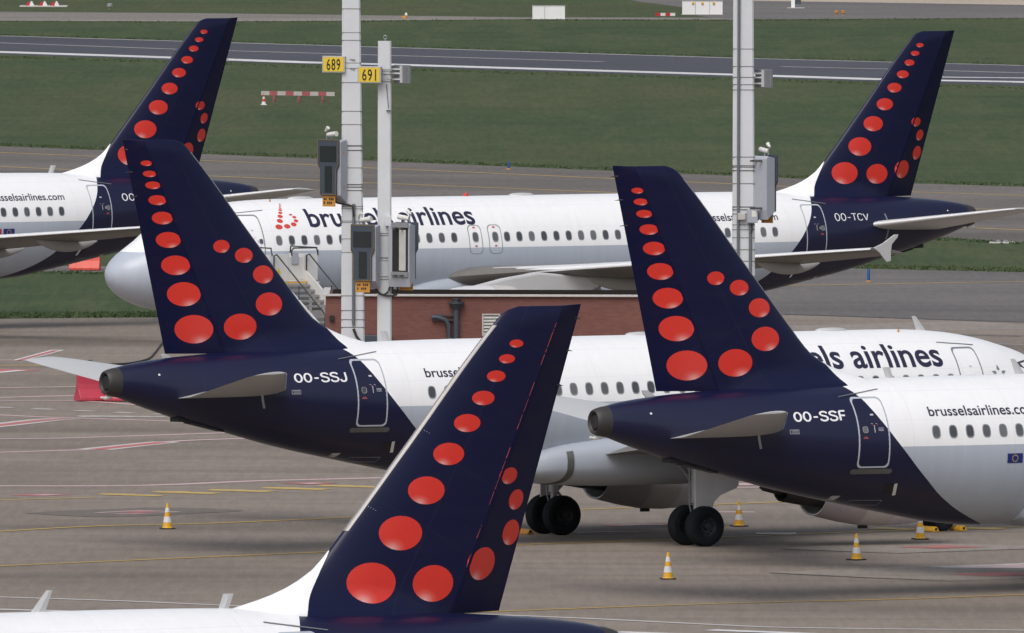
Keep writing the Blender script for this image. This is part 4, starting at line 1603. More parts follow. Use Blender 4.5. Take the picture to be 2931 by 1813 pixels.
    if 'title' in cfg:
        u0, zb = cfg['title']
        bent_text('airline_name', 'brussels airlines', M_TXT, body, along(u0, zb), 7.10, .86, offset=.018, step=.08)
    if 'logo' in cfg:
        for (cu, cz, a, b) in [(31.31, 5.01, .150, .088), (31.186, 5.22, .125, .072), (31.09, 5.381, .108, .058), (31.006, 5.504, .088, .042), (30.939, 5.597, .072, .033), (30.883, 5.668, .060, .024), (30.82, 5.733, .050, .018), (30.773, 5.777, .042, .014), (30.73, 5.812, .034, .010),
                               (30.96, 5.027, .132, .078), (30.66, 5.093, .118, .070), (30.507, 5.217, .093, .054), (30.514, 5.345, .086, .042), (30.617, 5.435, .066, .030)]:
            ellipse_disc(cu, cz, a, b, lambda u, z: fus.P(side, u, z, .006), 'logo_dot', M_LOGO, body, nr=2, na=20)
    if 'web' in cfg:
        bent_text('web_address', 'brusselsairlines.com', M_TXT, body, along(cfg['web'], 4.955), 3.50, .315, step=.08, offset=.012)
    if 'reg' in cfg:
        ur, wr_, off = cfg['regpos']
        stroke_text('registration', cfg['reg'], M_TXTW, body, lambda x, y, q: fus.arc(side, ur + side * x, 4.865, y, .006 + .0015 * q), wr_, .415, off)
    if 'flag' in cfg:
        fl = patch(fus, side, 12.17, 12.67, 3.63, 3.895, 'european_flag', M_EUBLUE, body, .006, 4, 4)
        mb = MB()
        for j in range(12):
            t = 2 * math.pi * j / 12
            cu, cz = 12.42 + .088 * math.cos(t), 3.762 + .088 * math.sin(t)
            mb.add([fus.P(side, cu + .017 * math.cos(a), cz + .017 * math.sin(a), .010) for a in [2 * math.pi * q / 6 for q in range(6)]], [tuple(range(6))])
        mb.build('star', M_EUYEL, fl)['kind'] = 'stuff'
        for q, m_ in enumerate((M_FLAGRED, M_EUYEL, M_BLACK)):
            patch(fus, side, 12.76 + .165 * q, 12.76 + .165 * (q + 1), 3.63, 3.895, 'national_flag_band', m_, body, .006, 2, 3)
    # ---- small fittings
    for kind, u_ in cfg.get('top', []):
        zt = fus.sec(u_)[1] + fus.sec(u_)[2]
        mb = MB()
        if kind == 'blade':
            h_, c_ = .42, .34
            mb.loft([[(u_ + x, y, zt - .03) for x, y in ((c_ / 2, 0), (0, .035), (-c_ / 2, 0), (0, -.035))], [(u_ - .27 + x * .42, y * .35, zt + h_) for x, y in ((c_ / 2, 0), (0, .035), (-c_ / 2, 0), (0, -.035))]])
            mb.build('blade_antenna', M_WINGW, body)
        elif kind == 'stub':
            mb.loft([[(u_ + x, y, zt - .03) for x, y in ((.12, 0), (0, .03), (-.12, 0), (0, -.03))], [(u_ - .12 + x, y * .6, zt + .29) for x, y in ((.12, 0), (0, .03), (-.12, 0), (0, -.03))]])
            mb.build('blade_antenna', M_WINGW, body)
        elif kind == 'dome':
            mb.loft([[(u_ + .55 * r * math.cos(a), .22 * r * math.sin(a), zt + hz) for a in [2 * math.pi * j / 16 for j in range(16)]] for r, hz in ((1, -.03), (.95, .03), (.7, .07), (.2, .085))])
            mb.build('antenna_dome', M_WINGW, body, True, 60)
        elif kind == 'beacon':
            mb.lathe([(.10, -.02), (.10, .04), (.07, .10), (.02, .12)], 14, 0, (u_, 0, zt), 'Z')
            mb.build('beacon', M_BEACON, body, True)
        elif kind == 'pip':
            mb.lathe([(.03, -.02), (.03, .06), (.015, .08)], 8, 0, (u_, -side * .5, zt - .06), 'Z')
            mb.build('marker_light', M_ORANGE, body, True)
    # outflow valve, drain plate, air inlet under the tail
    ov = patch(fus, side, 8.60, 8.86, 2.86, 3.10, 'outflow_valve', M_BLACK, body, .008, 2, 2)
    mb = MB()
    a, b = fus.P(side, 8.97, 2.80, .015), fus.P(side, 8.86, 3.14, .03)
    c, d = fus.P(side, 8.80, 3.13, .03), fus.P(side, 8.90, 2.80, .015)
    nrm = Vector((0, -side * .05, .01))
    mb.add([a, b, c, d, a + nrm, b + nrm, c + nrm, d + nrm], [(0, 1, 2, 3), (7, 6, 5, 4), (0, 4, 5, 1), (1, 5, 6, 2), (2, 6, 7, 3), (3, 7, 4, 0)])
    mb.build('valve_flap', M_SLAT, ov)
    patch(fus, side, 7.30, 7.52, 2.66, 2.80, 'drain_panel', M_PLAC, body, .008, 2, 2)
    outline(fus, side, 7.9, 8.75, 2.50, 2.66, .04, .015, 'access_panel', M_STRUT, body, .005)
    mb = MB()
    for ua, ub, dz_ in ((2.35, 2.75, .10), (2.8, 3.9, .04)):
        za = fus.sec(ua)[1] - fus.sec(ua)[2]
        zb = fus.sec(ub)[1] - fus.sec(ub)[2]
        mb.add([(ua, .22, za + .05), (ua, -.22, za + .05), (ub, -.22, zb + .05), (ub, .22, zb + .05), (ua, .22, za - dz_), (ua, -.22, za - dz_), (ub, -.22, zb - .015), (ub, .22, zb - .015)],
               [(0, 1, 2, 3), (7, 6, 5, 4), (0, 4, 5, 1), (1, 5, 6, 2), (2, 6, 7, 3), (3, 7, 4, 0)])
    mb.build('air_inlet', M_BLACK, body)
    mb = MB()
    for u_, z_, w_, h_ in ((5.62, 4.60, .26, .13),):
        o = rrect(u_ - w_ / 2, u_ + w_ / 2, z_ - h_ / 2, z_ + h_ / 2, .015, 1)
    if side > 0:
        outline(fus, side, 5.48, 5.76, 4.54, 4.66, .012, .010, 'rescue_placard', M_PLAC, body, .004)
        mb = MB()
        for q in range(3):
            mb.add([fus.P(side, 5.52 + .02 * (q == 1), 4.57 + .03 * q, .007), fus.P(side, 5.72, 4.57 + .03 * q, .007), fus.P(side, 5.72, 4.578 + .03 * q, .007), fus.P(side, 5.52, 4.578 + .03 * q, .007)], [(0, 1, 2, 3)])
        mb.build('placard', M_PLAC, body)['kind'] = 'stuff'
    for u_, z_ in ((1.5, 5.15), (2.55, 4.55)):
        ellipse_disc(u_, z_, .035, .03, lambda u, z: fus.P(side, u, z, .008), 'tail_sensor', M_CAMW, body, nr=1, na=10)
    # cockpit windows
    for sd in (1, -1):
        for pts in ([(2.02, 4.74), (2.52, 4.60), (2.60, 5.02), (2.28, 5.12)], [(2.60, 4.58), (3.16, 4.50), (3.20, 4.96), (2.68, 5.02)], [(1.62, 4.60), (1.96, 4.76), (2.22, 5.10), (1.98, 5.00)]):
            mb = MB()
            mb.add([fus.P(sd, L - s_, z_, .012) for s_, z_ in pts], [(0, 1, 2, 3)])
            mb.build('cockpit_window', M_GLASS, body)
    if cfg.get('star'):
        mb = MB()
        for q in range(5):
            a = math.radians(90 + 72 * q)
            cu, cz = 29.80, 4.66
            P_ = lambda r, da: fus.P(side, cu + r * math.cos(a + da), cz + r * .9 * math.sin(a + da), .007)
            mb.add([P_(.10, .0), P_(.17, -.36), P_(.30, 0), P_(.17, .36)], [(0, 1, 2, 3)])
        mb.build('alliance_star', M_DOORGREY, body)['kind'] = 'stuff'
    return root


W0, WP = 9.95, .5335
tailwin = [W0 + WP * i for i in range(8)]
AIRCRAFT = [
    dict(L=33.84, side=1, X=-11.63, Y=487.77, phi=32.80, reg='OO-SSJ', regpos=(5.62, 1.66, .15), web=9.85, title=(20.72, 4.94), star=True, le_strip=.05,
         windows=[W0 + WP * i for i in range(25)] + [27.97 - WP * i for i in range(9)], top=[('stub', 9.55), ('dome', 18.3), ('dome', 24.95), ('pip', 27.0), ('blade', 28.15)],
         label='parked airliner with registration OO-SSJ on its navy tail, nose to the right'),
    dict(L=33.84, side=1, X=2.20, Y=462.92, phi=32.02, reg='OO-SSF', regpos=(5.66, 1.58, .15), web=9.83, le_strip=.04, flag=True,
         windows=[W0 + WP * i for i in range(9)], top=[('stub', 9.6), ('blade', 13.9)],
         label='airliner at the right edge with registration OO-SSF on its navy tail'),
    dict(L=37.57, side=-1, X=17.27, Y=641.67, phi=212.01, reg='OO-TCV', regpos=(7.06, 1.58, .10), web=13.2, title=(29.99, 5.00), logo=True, scale=1.004,
         windows=[W0 + WP * i for i in range(23)] + [23.96 + WP * i for i in range(15)], exits=[23.05, 22.20], top=[('dome', 19.9), ('beacon', 22.3), ('dome', 29.4), ('pip', 31.0)],
         label='airliner farthest right with registration OO-TCV, seen whole with nose to the left'),
    dict(L=37.57, side=-1, X=-9.96, Y=664.43, phi=213.07, reg='OO-', regpos=(6.97, .86, .115), web=13.2, flag=True,
         windows=tailwin, top=[('stub', 9.35)],
         label='rear airliner cut by the left edge, its tail behind another navy fin'),
    dict(L=37.57, side=-1, X=2.167, Y=353.14, phi=209.94, scale=1.025, dot=(-.06, -.225, -.02), le_strip=.075, hinge_marks=True,
         windows=[], top=[('blade', 13.25), ('stub', 9.05)],
         label='nearest airliner in the foreground, only its back and large navy tail fin in view'),
]
for cfg in AIRCRAFT:
    build_airliner(cfg)
# ------------------------------------------------------------------ stand masts
def mast(name, label, Y, xl, xr0, xr1, ytop, straps, conduits, extra=0.0):
    """square tapered concrete mast; edges read at the frame top (xr0) and low down (xr1)"""
    s = FPX / Y
    zr0, zr1 = AT(xl, 0 if ytop is None else ytop, Y).z, AT(xl, 970, Y).z
    top = zr0 + extra
    x0 = AT(xl, 500, Y).x
    w1 = (xr1 - xl) / s
    w0 = (xr0 - xl) / s
    k = (w0 - w1) / (zr0 - zr1)

    def W(z):
        return w1 + k * (z - zr1)
    root = empty(name, (x0 + w1 / 2, Y, 0))
    tag(root, label, 'mast', 'concrete stand masts')
    mb = MB()
    rings = []
    for z in (0, top * .25, top * .5, top * .75, top):
        w = W(z)
        c = .05
        xs0, xs1 = -w1 / 2, -w1 / 2 + w
        y0, y1 = -w / 2, w / 2
        rings.append([(xs0 + c, y0, z), (xs1 - c, y0, z), (xs1, y0 + c, z), (xs1, y1 - c, z), (xs1 - c, y1, z), (xs0 + c, y1, z), (xs0, y1 - c, z), (xs0, y0 + c, z)])
    mb.loft(rings)
    mb.build('shaft', M_POLE, root)
    for y, h in straps:
        z = AT(xl, y, Y).z
        w = W(z) + .018
        cx = -w1 / 2 + W(z) / 2
        mb = MB()
        mb.loft([[(cx + a * w / 2, b * w / 2, z + dz) for a, b in ((-1, -1), (1, -1), (1, 1), (-1, 1))] for dz in (-h * .36, h * .36)])
        mb.build('strap', M_DKSTEEL, root)
    for x, ya, yb, r in conduits:
        za, zb = AT(xl, ya, Y).z, max(0, AT(xl, yb, Y).z)
        xc = AT(x, 500, Y).x - x0 - w1 / 2
        mb = MB()
        mb.tube([(xc, -W(zb) / 2 - r, zb), (xc, -W(za) / 2 - r, za)], r, 10)
        mb.build('conduit', M_CABLE if r > .058 else M_CONDUIT, root, True)
    return root, W, x0 + w1 / 2, w1


Y1, Y2, Y3 = 580.0, 575.0, 575.0
m1, W1, c1x, _ = mast('stand_mast', 'thick white concrete mast carrying the yellow 689 sign', Y1, 978, 1030, 1045, None,
                      [(25, .025), (93, .02), (115, .025), (180, .02), (195, .02), (236, .025), (318, .025), (356, .025), (417, .06), (430, .05), (480, .025), (528, .05), (535, .05), (545, .04), (590, .02), (597, .02), (632, .02), (636, .02), (683, .02), (722, .02), (846, .03), (888, .03), (914, .03), (936, .03)],
                      [(1013, 583, 930, .055)], 5.0)
mb = MB()
mb.tube([(.02, -.47, 3.0), (.12, -.50, 2.75), (.32, -.52, 2.5), (.52, -.5, 2.4)], .045, 8)
mb.build('cable', M_CABLE, m1, True)
mb = MB()
mb.tube([AT(950, 565, Y1) - Vector((c1x, Y1, 0)) + Vector((0, -.45, 0)), AT(965, 580, Y1) - Vector((c1x, Y1, 0)) + Vector((0, -.5, 0)), AT(995, 585, Y1) - Vector((c1x, Y1, 0)) + Vector((0, -.47, 0)), AT(1010, 590, Y1) - Vector((c1x, Y1, 0)) + Vector((0, -.46, 0)), AT(1013, 620, Y1) - Vector((c1x, Y1, 0)) + Vector((0, -.45, 0))], .035, 8)
mb.build('cable', M_CABLE, m1, True)
m2, W2, c2x, _ = mast('stand_mast', 'thin white concrete mast carrying the yellow 691 sign', Y2, 1081, 1119, 1122, 118,
                      [(205, .03), (213, .03), (228, .03), (234, .03), (668, .03), (674, .03), (738, .04), (746, .02), (792, .03), (800, .03)], [(1119, 690, 800, .06)])
mb = MB()
zt = AT(1081, 118, Y2).z
mb.lathe([(.02, 0), (.02, .08)], 8, 0, (0, 0, zt), 'Z')
mb.tube([(.06 * math.cos(a), 0, zt + .13 + .06 * math.sin(a)) for a in [2 * math.pi * i / 10 for i in range(11)]], .016, 6)
mb.build('lifting_eye', M_STEEL, m2, True)
mb = MB()
mb.box((.12, -W2(6) / 2 - .09, AT(1081, 632, Y2).z), (.20, .18, .34))
mb.build('junction_box', M_POLE, m2, bevel=.015)
mb = MB()
mb.tube([(.05, -W2(10) / 2 - .02, AT(1081, 242, Y2).z), (.12, -W2(10) / 2 - .02, AT(1081, 310, Y2).z)], .014, 6)
mb.box((.13, -W2(10) / 2 - .05, AT(1081, 316, Y2).z), (.16, .10, .03))
mb.build('lamp_bracket', M_DKSTEEL, m2, True)
p2 = Vector((c2x, Y2, 0))
for pts in ([(1070, 812), (1078, 830), (1095, 843), (1110, 835), (1119, 812)], [(1122, 790), (1124, 830), (1130, 844), (1137, 838), (1140, 805)], [(1070, 812), (1085, 838), (1108, 846), (1128, 845)]):
    mb = MB()
    mb.tube([AT(x, y, Y2) - p2 + Vector((0, -.32, 0)) for x, y in smoothline(pts, 4)], .032, 8)
    mb.build('cable', M_CABLE, m2, True)
m3, W3, c3x, _ = mast('stand_mast', 'white concrete mast at right with a full-height cable conduit, cabinets facing away', Y3, 2097, 2155, 2163, None,
                      [(140, .025), (190, .03), (221, .03), (242, .03), (257, .03), (449, .03), (474, .04), (478, .03), (488, .05), (525, .03), (592, .05), (600, .05), (612, .03), (643, .03), (657, .03), (680, .03), (714, .03), (747, .03), (790, .03)],
                      [(2113, -60, 900, .05), (2148, 640, 900, .055)], 5.0)
p3 = Vector((c3x, Y3, 0))
mb = MB()
mb.box(tuple(AT(2122, 619, Y3) - p3 + Vector((0, -.50, 0))), (.26, .18, .22))
mb.build('junction_box', M_LOUV, m3, bevel=.015)
mb = MB()
mb.box(tuple(AT(2153, 618, Y3) - p3 + Vector((0, -.52, 0))), (.36, .24, .44))
ub = mb.build('utility_box', M_BOXGREY, m3, bevel=.015)
mb = MB()
mb.box(tuple(AT(2158, 611, Y3) - p3 + Vector((0, -.645, 0))), (.17, .01, .20))
mb.build('sticker', M_CAMW, ub)
mb = MB()
mb.tube([AT(2150, 640, Y3) - p3 + Vector((0, -.45, 0)), AT(2152, 655, Y3) - p3 + Vector((0, -.45, 0)), AT(2148, 668, Y3) - p3 + Vector((0, -.46, 0))], .03, 6)
mb.build('cable', M_CABLE, m3, True)


# ------------------------------------------------------------------ stand number signs
def sign(px, py, Y, rz, text, label, yoff=-.55):
    p = AT(px, py, Y)
    root = empty('stand_sign', (p.x, Y + yoff, p.z), math.radians(rz))
    tag(root, label, 'sign')
    w, h, d = .80, .56, .20
    mb = MB()
    mb.box((0, 0, 0), (w, d, h))
    mb.build('housing', M_SIGNF, root, bevel=.012)
    mb = MB()
    mb.box((0, -d / 2 - .004, 0), (w - .09, .012, h - .08))
    face = mb.build('face', M_SIGNY, root)
    if text:
        bent_text('number', text, M_BLACK, face, lambda x, y: Vector((x - .24, -d / 2 - .014, y - .19)), .48, .38, step=1.0, offset=.014, spacing=1.15)
    mb = MB()
    for z in (-.16, .16):
        mb.box((w / 2 + .12, d / 2 - .02, z), (.36, .05, .05))
    mb.box((w / 2 - .04, d / 2 + .04, 0), (.07, .08, h * .8))
    mb.box((.05, d / 2 + .02, .0), (.08, .05, h * .85))
    mb.build('bracket', M_STEEL, root)
    return root


sign(957, 184, Y1, -14, '689', 'yellow sign with black number 689 on the thick mast', -.25)
sign(1059, 213.5, Y2, -12, '691', 'yellow sign with black number 691 on the thin mast', -.42)


def rear_sign(px, py, Y, label):
    p = AT(px, py, Y)
    root = empty('stand_sign', (p.x, Y, p.z), math.radians(130))
    tag(root, label, 'sign')
    w, h, d = .80, .62, .10
    mb = MB()
    mb.box((0, 0, 0), (w, d, h))
    mb.build('housing', M_STEEL, root, bevel=.012)
    mb = MB()
    mb.box((0, -d / 2 - .004, 0), (w - .09, .012, h - .08))
    mb.build('face', M_SIGNY, root)
    mb = MB()
    mb.box((-.02, d / 2 + .03, 0), (.06, .06, h * .92))
    for z in (-.17, .03, .17):
        mb.box((.16, d / 2 + .07, z), (.46, .05, .05), .5)
    mb.build('bracket', M_SLAT, root)


rear_sign(1152, 213, Y2, 'stand sign seen from behind beside the 691 sign')
rear_sign(2187, 225, Y3, 'stand sign seen from behind on the right-hand mast')


# ------------------------------------------------------------------ docking guidance displays
def docking_display(px, py, Y, rz, label, yoff, toward=True, shaded_back=False):
    p = AT(px, py, Y)
    root = empty('docking_display', (p.x, Y + yoff, p.z), math.radians(rz))
    tag(root, label, 'display', 'docking displays on the masts')
    root.scale = (1.06, 1.06, 1.06)
    H = 1.80
    T = [(-.40, H), (.40, H), (.40, .98), (.31, .82), (.31, 0), (-.31, 0), (-.31, .82), (-.40, .98)]
    mb = MB()
    mb.prism(T, 0, .07, 'Y')
    face = mb.build('face_panel', M_BOXDARK, root, bevel=.01)
    for i in range(8):
        a, b = Vector((T[i][0], 0, T[i][1])), Vector((T[(i + 1) % 8][0], 0, T[(i + 1) % 8][1]))
        mb = MB()
        mb.tube([a * .97 + Vector((0, -.008, .02)), b * .97 + Vector((0, -.008, .02))], .009, 4)
        mb.build('edge_strip', M_EDGEY, face)
    mb = MB()
    mb.box((0, -.010, 1.33), (.60, .03, .50))
    mb.build('screen', M_SCREEN, face, bevel=.008)
    mb = MB()
    mb.box((.02, -.010, .52), (.26, .03, .84))
    mb.build('screen', M_SCREEN, face, bevel=.008)
    mb = MB()
    mb.prism([(.08, H - .10), (.42, H - .02), (.48, H - .12), (.48, .05), (.42, -.25), (.08, .0)], .43, -.33, 'X')
    cabn = mb.build('cabinet', M_BOXGREY, root, bevel=.012)
    mb = MB()
    for z in (.25, 1.35):
        mb.box((.435, .26, z), (.02, .05, .05))
    mb.build('latch', M_ORANGE, cabn)
    mb = MB()
    mb.prism([(-.24, -.36), (.24, -.36), (.24, -.02), (-.24, -.02)], .06, .075, 'Y')
    wp = mb.build('warning_plate', M_ORANGE, root)
    if toward:
        mb = MB()
        for r_, z in enumerate((-.12, -.24)):
            for k_ in range(6):
                if (k_ + r_) % 4 != 2:
                    mb.box((-.17 + .066 * k_, .056, z), (.044, .006, .075))
        mb.build('stencil_mark', M_BLACK, wp)['kind'] = 'stuff'
    if shaded_back:
        mb = MB()
        mb.box((.0, .482, .95), (.56, .02, 1.45))
        mb.build('shaded_back', M_BLACK, cabn)  # black plate on the closed cabinet, painted in for the shade inside it
        mb = MB()
        mb.box((-.10, .51, .92), (.24, .06, 1.30))
        mb.build('inner_cover', M_LOUV, cabn, bevel=.02)
        mb = MB()
        mb.box((.0, .51, 1.72), (.60, .05, .16))
        mb.box((.0, .51, .16), (.60, .05, .16))
        mb.build('back_frame', M_STEEL, cabn)
    mb = MB()
    for z in (.12, 1.62):
        mb.box((.10, .56, z), (.06, .40, .06))
        mb.box((-.12, .56, z), (.06, .40, .06))
    mb.build('bracket', M_DKSTEEL, root)
    # camera on top
    cm = MB()
    cm.tube([(-.10, .20, H + .13), (.26, .10, H + .17)], [.075, .085], 12)
    cm.tube([(-.16, .21, H + .12), (-.10, .20, H + .13)], [.05, .075], 12)
    ca = cm.build('camera', M_CAMW, root, True, 50)
    cm = MB()
    cm.tube([(0, .2, H - .05), (0, .2, H + .1)], .03, 8)
    cm.tube([(-.2, .25, H), (-.22, .25, H + .26), (-.14, .2, H + .34)], .025, 8)
    cm.build('camera_bracket', M_STEEL, ca, True)
    cm = MB()
    cm.tube([(-.24, .22, H + .24), (-.10, .17, H + .36)], [.035, .065], 10)
    cm.build('spotlight', M_CAMW, ca, True, 50)
    return root


docking_display(939, 558, Y1, -32, 'dark docking display on the left side of the thick mast', -.62)
docking_display(1037, 803, Y2, -22, 'dark docking display with orange plate on the left side of the thin mast', -.72)
docking_display(1166, 798, Y2, 152, 'docking display on the right of the thin mast, its open back in view', -.30, False, True)
docking_display(2200, 606, Y3, 138, 'docking display on the right-hand mast, its grey cabinet back in view', -.10, False)

# ------------------------------------------------------------------ passenger stairs at the whole airliner's front door
ph = math.radians(212.01)
Hx, Hy = math.cos(ph), math.sin(ph)
Lx, Ly = -Hy, Hx        # port side
du_, dv_ = 32.25, 2.0
root = empty('passenger_stairs', (17.27 + du_ * Hx + dv_ * Lx, 641.67 + du_ * Hy + dv_ * Ly, 0), ph)
tag(root, 'white mobile passenger stairs with dark handrails beside the airliner nose', 'stairs')
PZ, RUN0, SL = 3.13, 2.2, .56
mb = MB()
mb.box((0, 1.15, PZ - .08), (2.0, 2.1, .16))
mb.build('platform', M_STAIRW, root)
for xs in (-.97, .97):
    mb = MB()
    mb.box((xs, 1.1, PZ + .50), (.05, 1.9, .95))
    mb.build('side_panel', M_STAIRW, root)
mb = MB()
mb.box((-.62, RUN0 - .02, PZ + .52), (.62, .05, .95))
mb.box((.62, RUN0 - .02, PZ + .52), (.62, .05, .95))
mb.box((0, RUN0 - .04, PZ + .48), (.62, .04, .85))
gate = mb.build('gate', M_STAIRW, root, bevel=.01)
mb = MB()
mb.add([(.62, RUN0 + .012, PZ + .30), (.86, RUN0 + .012, PZ + .30), (.74, RUN0 + .012, PZ + .52)], [(0, 1, 2)])
mb.build('warning_triangle', M_SIGNY, gate)
mb = MB()
mb.box((.05, RUN0 + .012, PZ + .85), (.30, .02, .42))
mb.build('gate_plate', M_BOXGREY, gate)
for xs in (-.97, .97):
    mb = MB()
    mb.tube([(xs, .2, PZ + .95), (xs, .25, PZ + 1.22), (xs, 2.05, PZ + 1.22), (xs, 2.15, PZ + .95)], .03, 8)
    mb.build('guard_rail', M_RAIL, root, True)
mb = MB()
mb.tube([(-.93, RUN0, PZ + .95), (-.93, RUN0, PZ + 1.12), (-.86, RUN0, PZ + 1.22), (.10, RUN0, PZ + 1.22), (.18, RUN0, PZ + 1.12), (.18, RUN0, PZ + .95)], .03, 8)
mb.build('guard_rail', M_RAIL, root, True)
nst = 16
tr = None
for i in range(nst):
    z = PZ - .02 - (i + .5) * (PZ - .25) / nst
    y = RUN0 + .05 + (PZ - z) / SL
    if tr is None:
        mb = MB()
        mb.box((0, 0, 0), (1.30, .27, .045))
        mb.box((0, .137, -.020), (1.30, .014, .065))
        tr = mb.build('tread', M_STAIRG, root)
        o = tr
    else:
        o = tr.copy()
        COL.objects.link(o)
    o.location = (.27, y, z)
mb = MB()
mb.box((.27, RUN0 + .12, PZ - .02), (1.3, .10, .05))
mb.build('yellow_nosing', M_CONEY, root)
yend = RUN0 + (PZ - .25) / SL
for xs in (-.42, .96):
    mb = MB()
    mb.prism([(RUN0, PZ - .30), (RUN0, PZ + .42), (yend, .67), (yend, .0)], xs - .025, xs + .025, 'X')
    mb.build('stringer', M_STAIRW, root)
    mb = MB()
    mb.tube([(xs, RUN0 + .05, PZ + .4), (xs, RUN0 + .05, PZ + .95), (xs, RUN0 + .25, PZ + 1.0), (xs, yend, 1.15), (xs, yend + .1, .6)], .028, 8)
    for k_ in (.35, .7):
        yy = RUN0 + (yend - RUN0) * k_
        zz = PZ + .42 + (.67 - PZ - .42) * k_
        mb.tube([(xs, yy, zz), (xs, yy, zz + .50)], .018, 6)
    mb.build('handrail', M_RAIL, root, True)
mb = MB()
mb.box((-.1, 2.6, .45), (1.7, 4.6, .22))
for xs, yy in ((-.8, .7), (.6, .7), (-.8, 1.9), (.6, 1.9)):
    mb.tube([(xs, yy, .5), (xs, yy, PZ - .1)], .06, 8)
mb.build('chassis', M_STAIRW, root)
for xs in (-.95, .75):
    for yy in (.9, 4.3):
        mb = MB()
        mb.lathe([(.10, -.10), (.30, -.10), (.33, -.05), (.33, .05), (.30, .10), (.10, .10)], 20, 0, (0, 0, 0), 'X')
        o = mb.build('wheel', M_TYRE, root, True, 40)
        o.location = (xs, yy, .33)

# ------------------------------------------------------------------ traffic cones
def make_cone():
    root = empty('traffic_cone', (0, 0, 0))
    mb = MB()
    mb.box((0, 0, .02), (.42, .42, .04))
    mb.build('base', M_RUBBER, root, bevel=.01)
    mb = MB()
    R = lambda z: .148 - (z - .04) * (.118 / .72)
    mb.lathe([(.165, .04), (.150, .055), (R(.09), .09), (R(.40), .40), (R(.74), .74), (R(.76) * .8, .76)], 24, 0, (0, 0, 0), 'Z')
    mb.build('body', M_CONEY, root, True, 40)
    for z0, z1 in ((.20, .37), (.50, .63)):
        mb = MB()
        mb.lathe([(R(z0) + .003, z0), (R(z1) + .003, z1)], 24, 0, (0, 0, 0), 'Z', False, False)
        mb.build('reflective_band', M_CONEW, root, True)
    return root


cone0 = make_cone()
spots = [(479, 1515, .2, 'yellow and white cone on the open apron left of the tails'), (2115, 1508, .5, 'yellow and white cone just behind the main wheels, right of them'), (1912, 1659, .1, 'nearest yellow and white cone, in front of the main wheels'),
         (2451, 1604, .7, 'yellow and white cone standing alone below the right airliner belly'), (2634, 1545, .3, 'yellow and white cone beside the yellow chock of the nose wheel')]
for i, (x, y, rz, lab) in enumerate(spots):
    o = cone0 if i == 0 else copy_tree(cone0)
    o.location = G(x, y)
    o.rotation_euler.z = rz
    tag(o, lab, 'cone', 'yellow traffic cones on the apron')


# ------------------------------------------------------------------ wheel chocks
def chock(pos, rz, mat, label, ln=.5):
    root = empty('wheel_chock', pos, rz)
    tag(root, label, 'chock')
    mb = MB()
    mb.prism([(-.11, .012), (.11, .012), (.10, .07), (.03, .16), (-.03, .16), (-.10, .07)], -ln / 2, ln / 2, 'Y')
    mb.build('block', mat, root, bevel=.012)
    mb = MB()
    for y in (-ln / 2, ln / 2):
        mb.lathe([(.045, -.004), (.045, .004)], 10, 0, (0, y, .085), 'Y')
    mb.build('end_hole', M_BLACK, root)


jp = math.radians(32.80)
jx, jy = math.cos(jp), math.sin(jp)


def on_j(u, v, z=0):
    return Vector((-11.63 + u * jx + v * jy, 487.77 + u * jy - v * jx, z))


chock(on_j(28.77 - .52, .30), jp, M_CONEY, 'long yellow chock behind the nose wheel', .75)
chock(on_j(28.77 + .52, .30), jp, M_CONEY, 'yellow chock in front of the nose wheel, at right', .6)
chock(on_j(17.73 - .70, -4.2), jp, M_ORANGE, 'brown wooden chock at the far main wheels', .55)


# ------------------------------------------------------------------ plastic barriers
def jersey(px, py, ln, rz, mat, label):
    root = empty('plastic_barrier', G(px, py), math.radians(rz))
    tag(root, label, 'barrier')
    prof = [(-.30, .03), (-.30, .12), (-.26, .20), (-.13, .42), (-.09, .62), (-.085, .95), (.085, .95), (.09, .62), (.13, .42), (.26, .20), (.30, .12), (.30, .03)]
    mb = MB()
    mb.prism([(a, b) for a, b in prof], -ln / 2, ln / 2, 'X')
    mb.build('body', mat, root, bevel=.02)
    for k_ in (-.25, .25):
        mb = MB()
        mb.prism([(a * 1.0 - (.018 if a < 0 else -.018), b) for a, b in prof[1:-1]], ln * k_ - .10, ln * k_ - .02, 'X')
        mb.build('rib', mat, root)
    mb = MB()
    for k_ in (-.32, 0, .32):
        mb.box((ln * k_, 0, .025), (.22, .5, .05))
    mb.build('foot', M_BLACK, root)


jersey(268, 1149, 1.25, 24, M_REDPL, 'crimson plastic barrier under the tailplane at left, the lighter near one')
jersey(352, 1150, 1.2, -8, M_REDPL, 'crimson plastic barrier half hidden behind the pointed tail cone')
jersey(243, 775, 1.3, -6, M_ORPL, 'orange-red plastic barrier by the grass below the left rear airliner')

# ground cable
mb = MB()
mb.tube([G(x, y, .04) for x, y in smoothline([(250, 1041), (262, 1043.5), (330, 1043), (372, 1040), (423, 1028), (445, 1008), (460, 988), (480, 968), (520, 950)], 5)], .035, 8)
mb.lathe([(.05, 0), (.13, .02), (.13, .10), (.05, .14)], 12, 0, G(256, 1042), 'Z')
o = mb.build('ground_cable', M_CABLE, None, True)
tag(o, 'black cable lying on the apron behind the left tail fin', 'cable')


# ------------------------------------------------------------------ edge markers
def edge_marker(px, yb, h, label):
    root = empty('edge_marker', G(px, yb))
    tag(root, label, 'marker', 'blue taxiway edge markers')
    mb = MB()
    mb.lathe([(.062, .06), (.062, h - .03), (.05, h)], 14, 0, (0, 0, 0), 'Z')
    mb.build('tube', M_BLUE, root, True, 40)
    mb = MB()
    mb.lathe([(.12, 0), (.12, .03), (.07, .07), (.02, .07)], 14, 0, (0, 0, 0), 'Z')
    mb.build('foot', M_ORANGE, root, True, 40)


edge_marker(1456, 486, .40, 'small blue marker tube on the taxiway behind the white crown')
edge_marker(2486, 808, .55, 'tall blue marker tube at the taxi lane on the right')


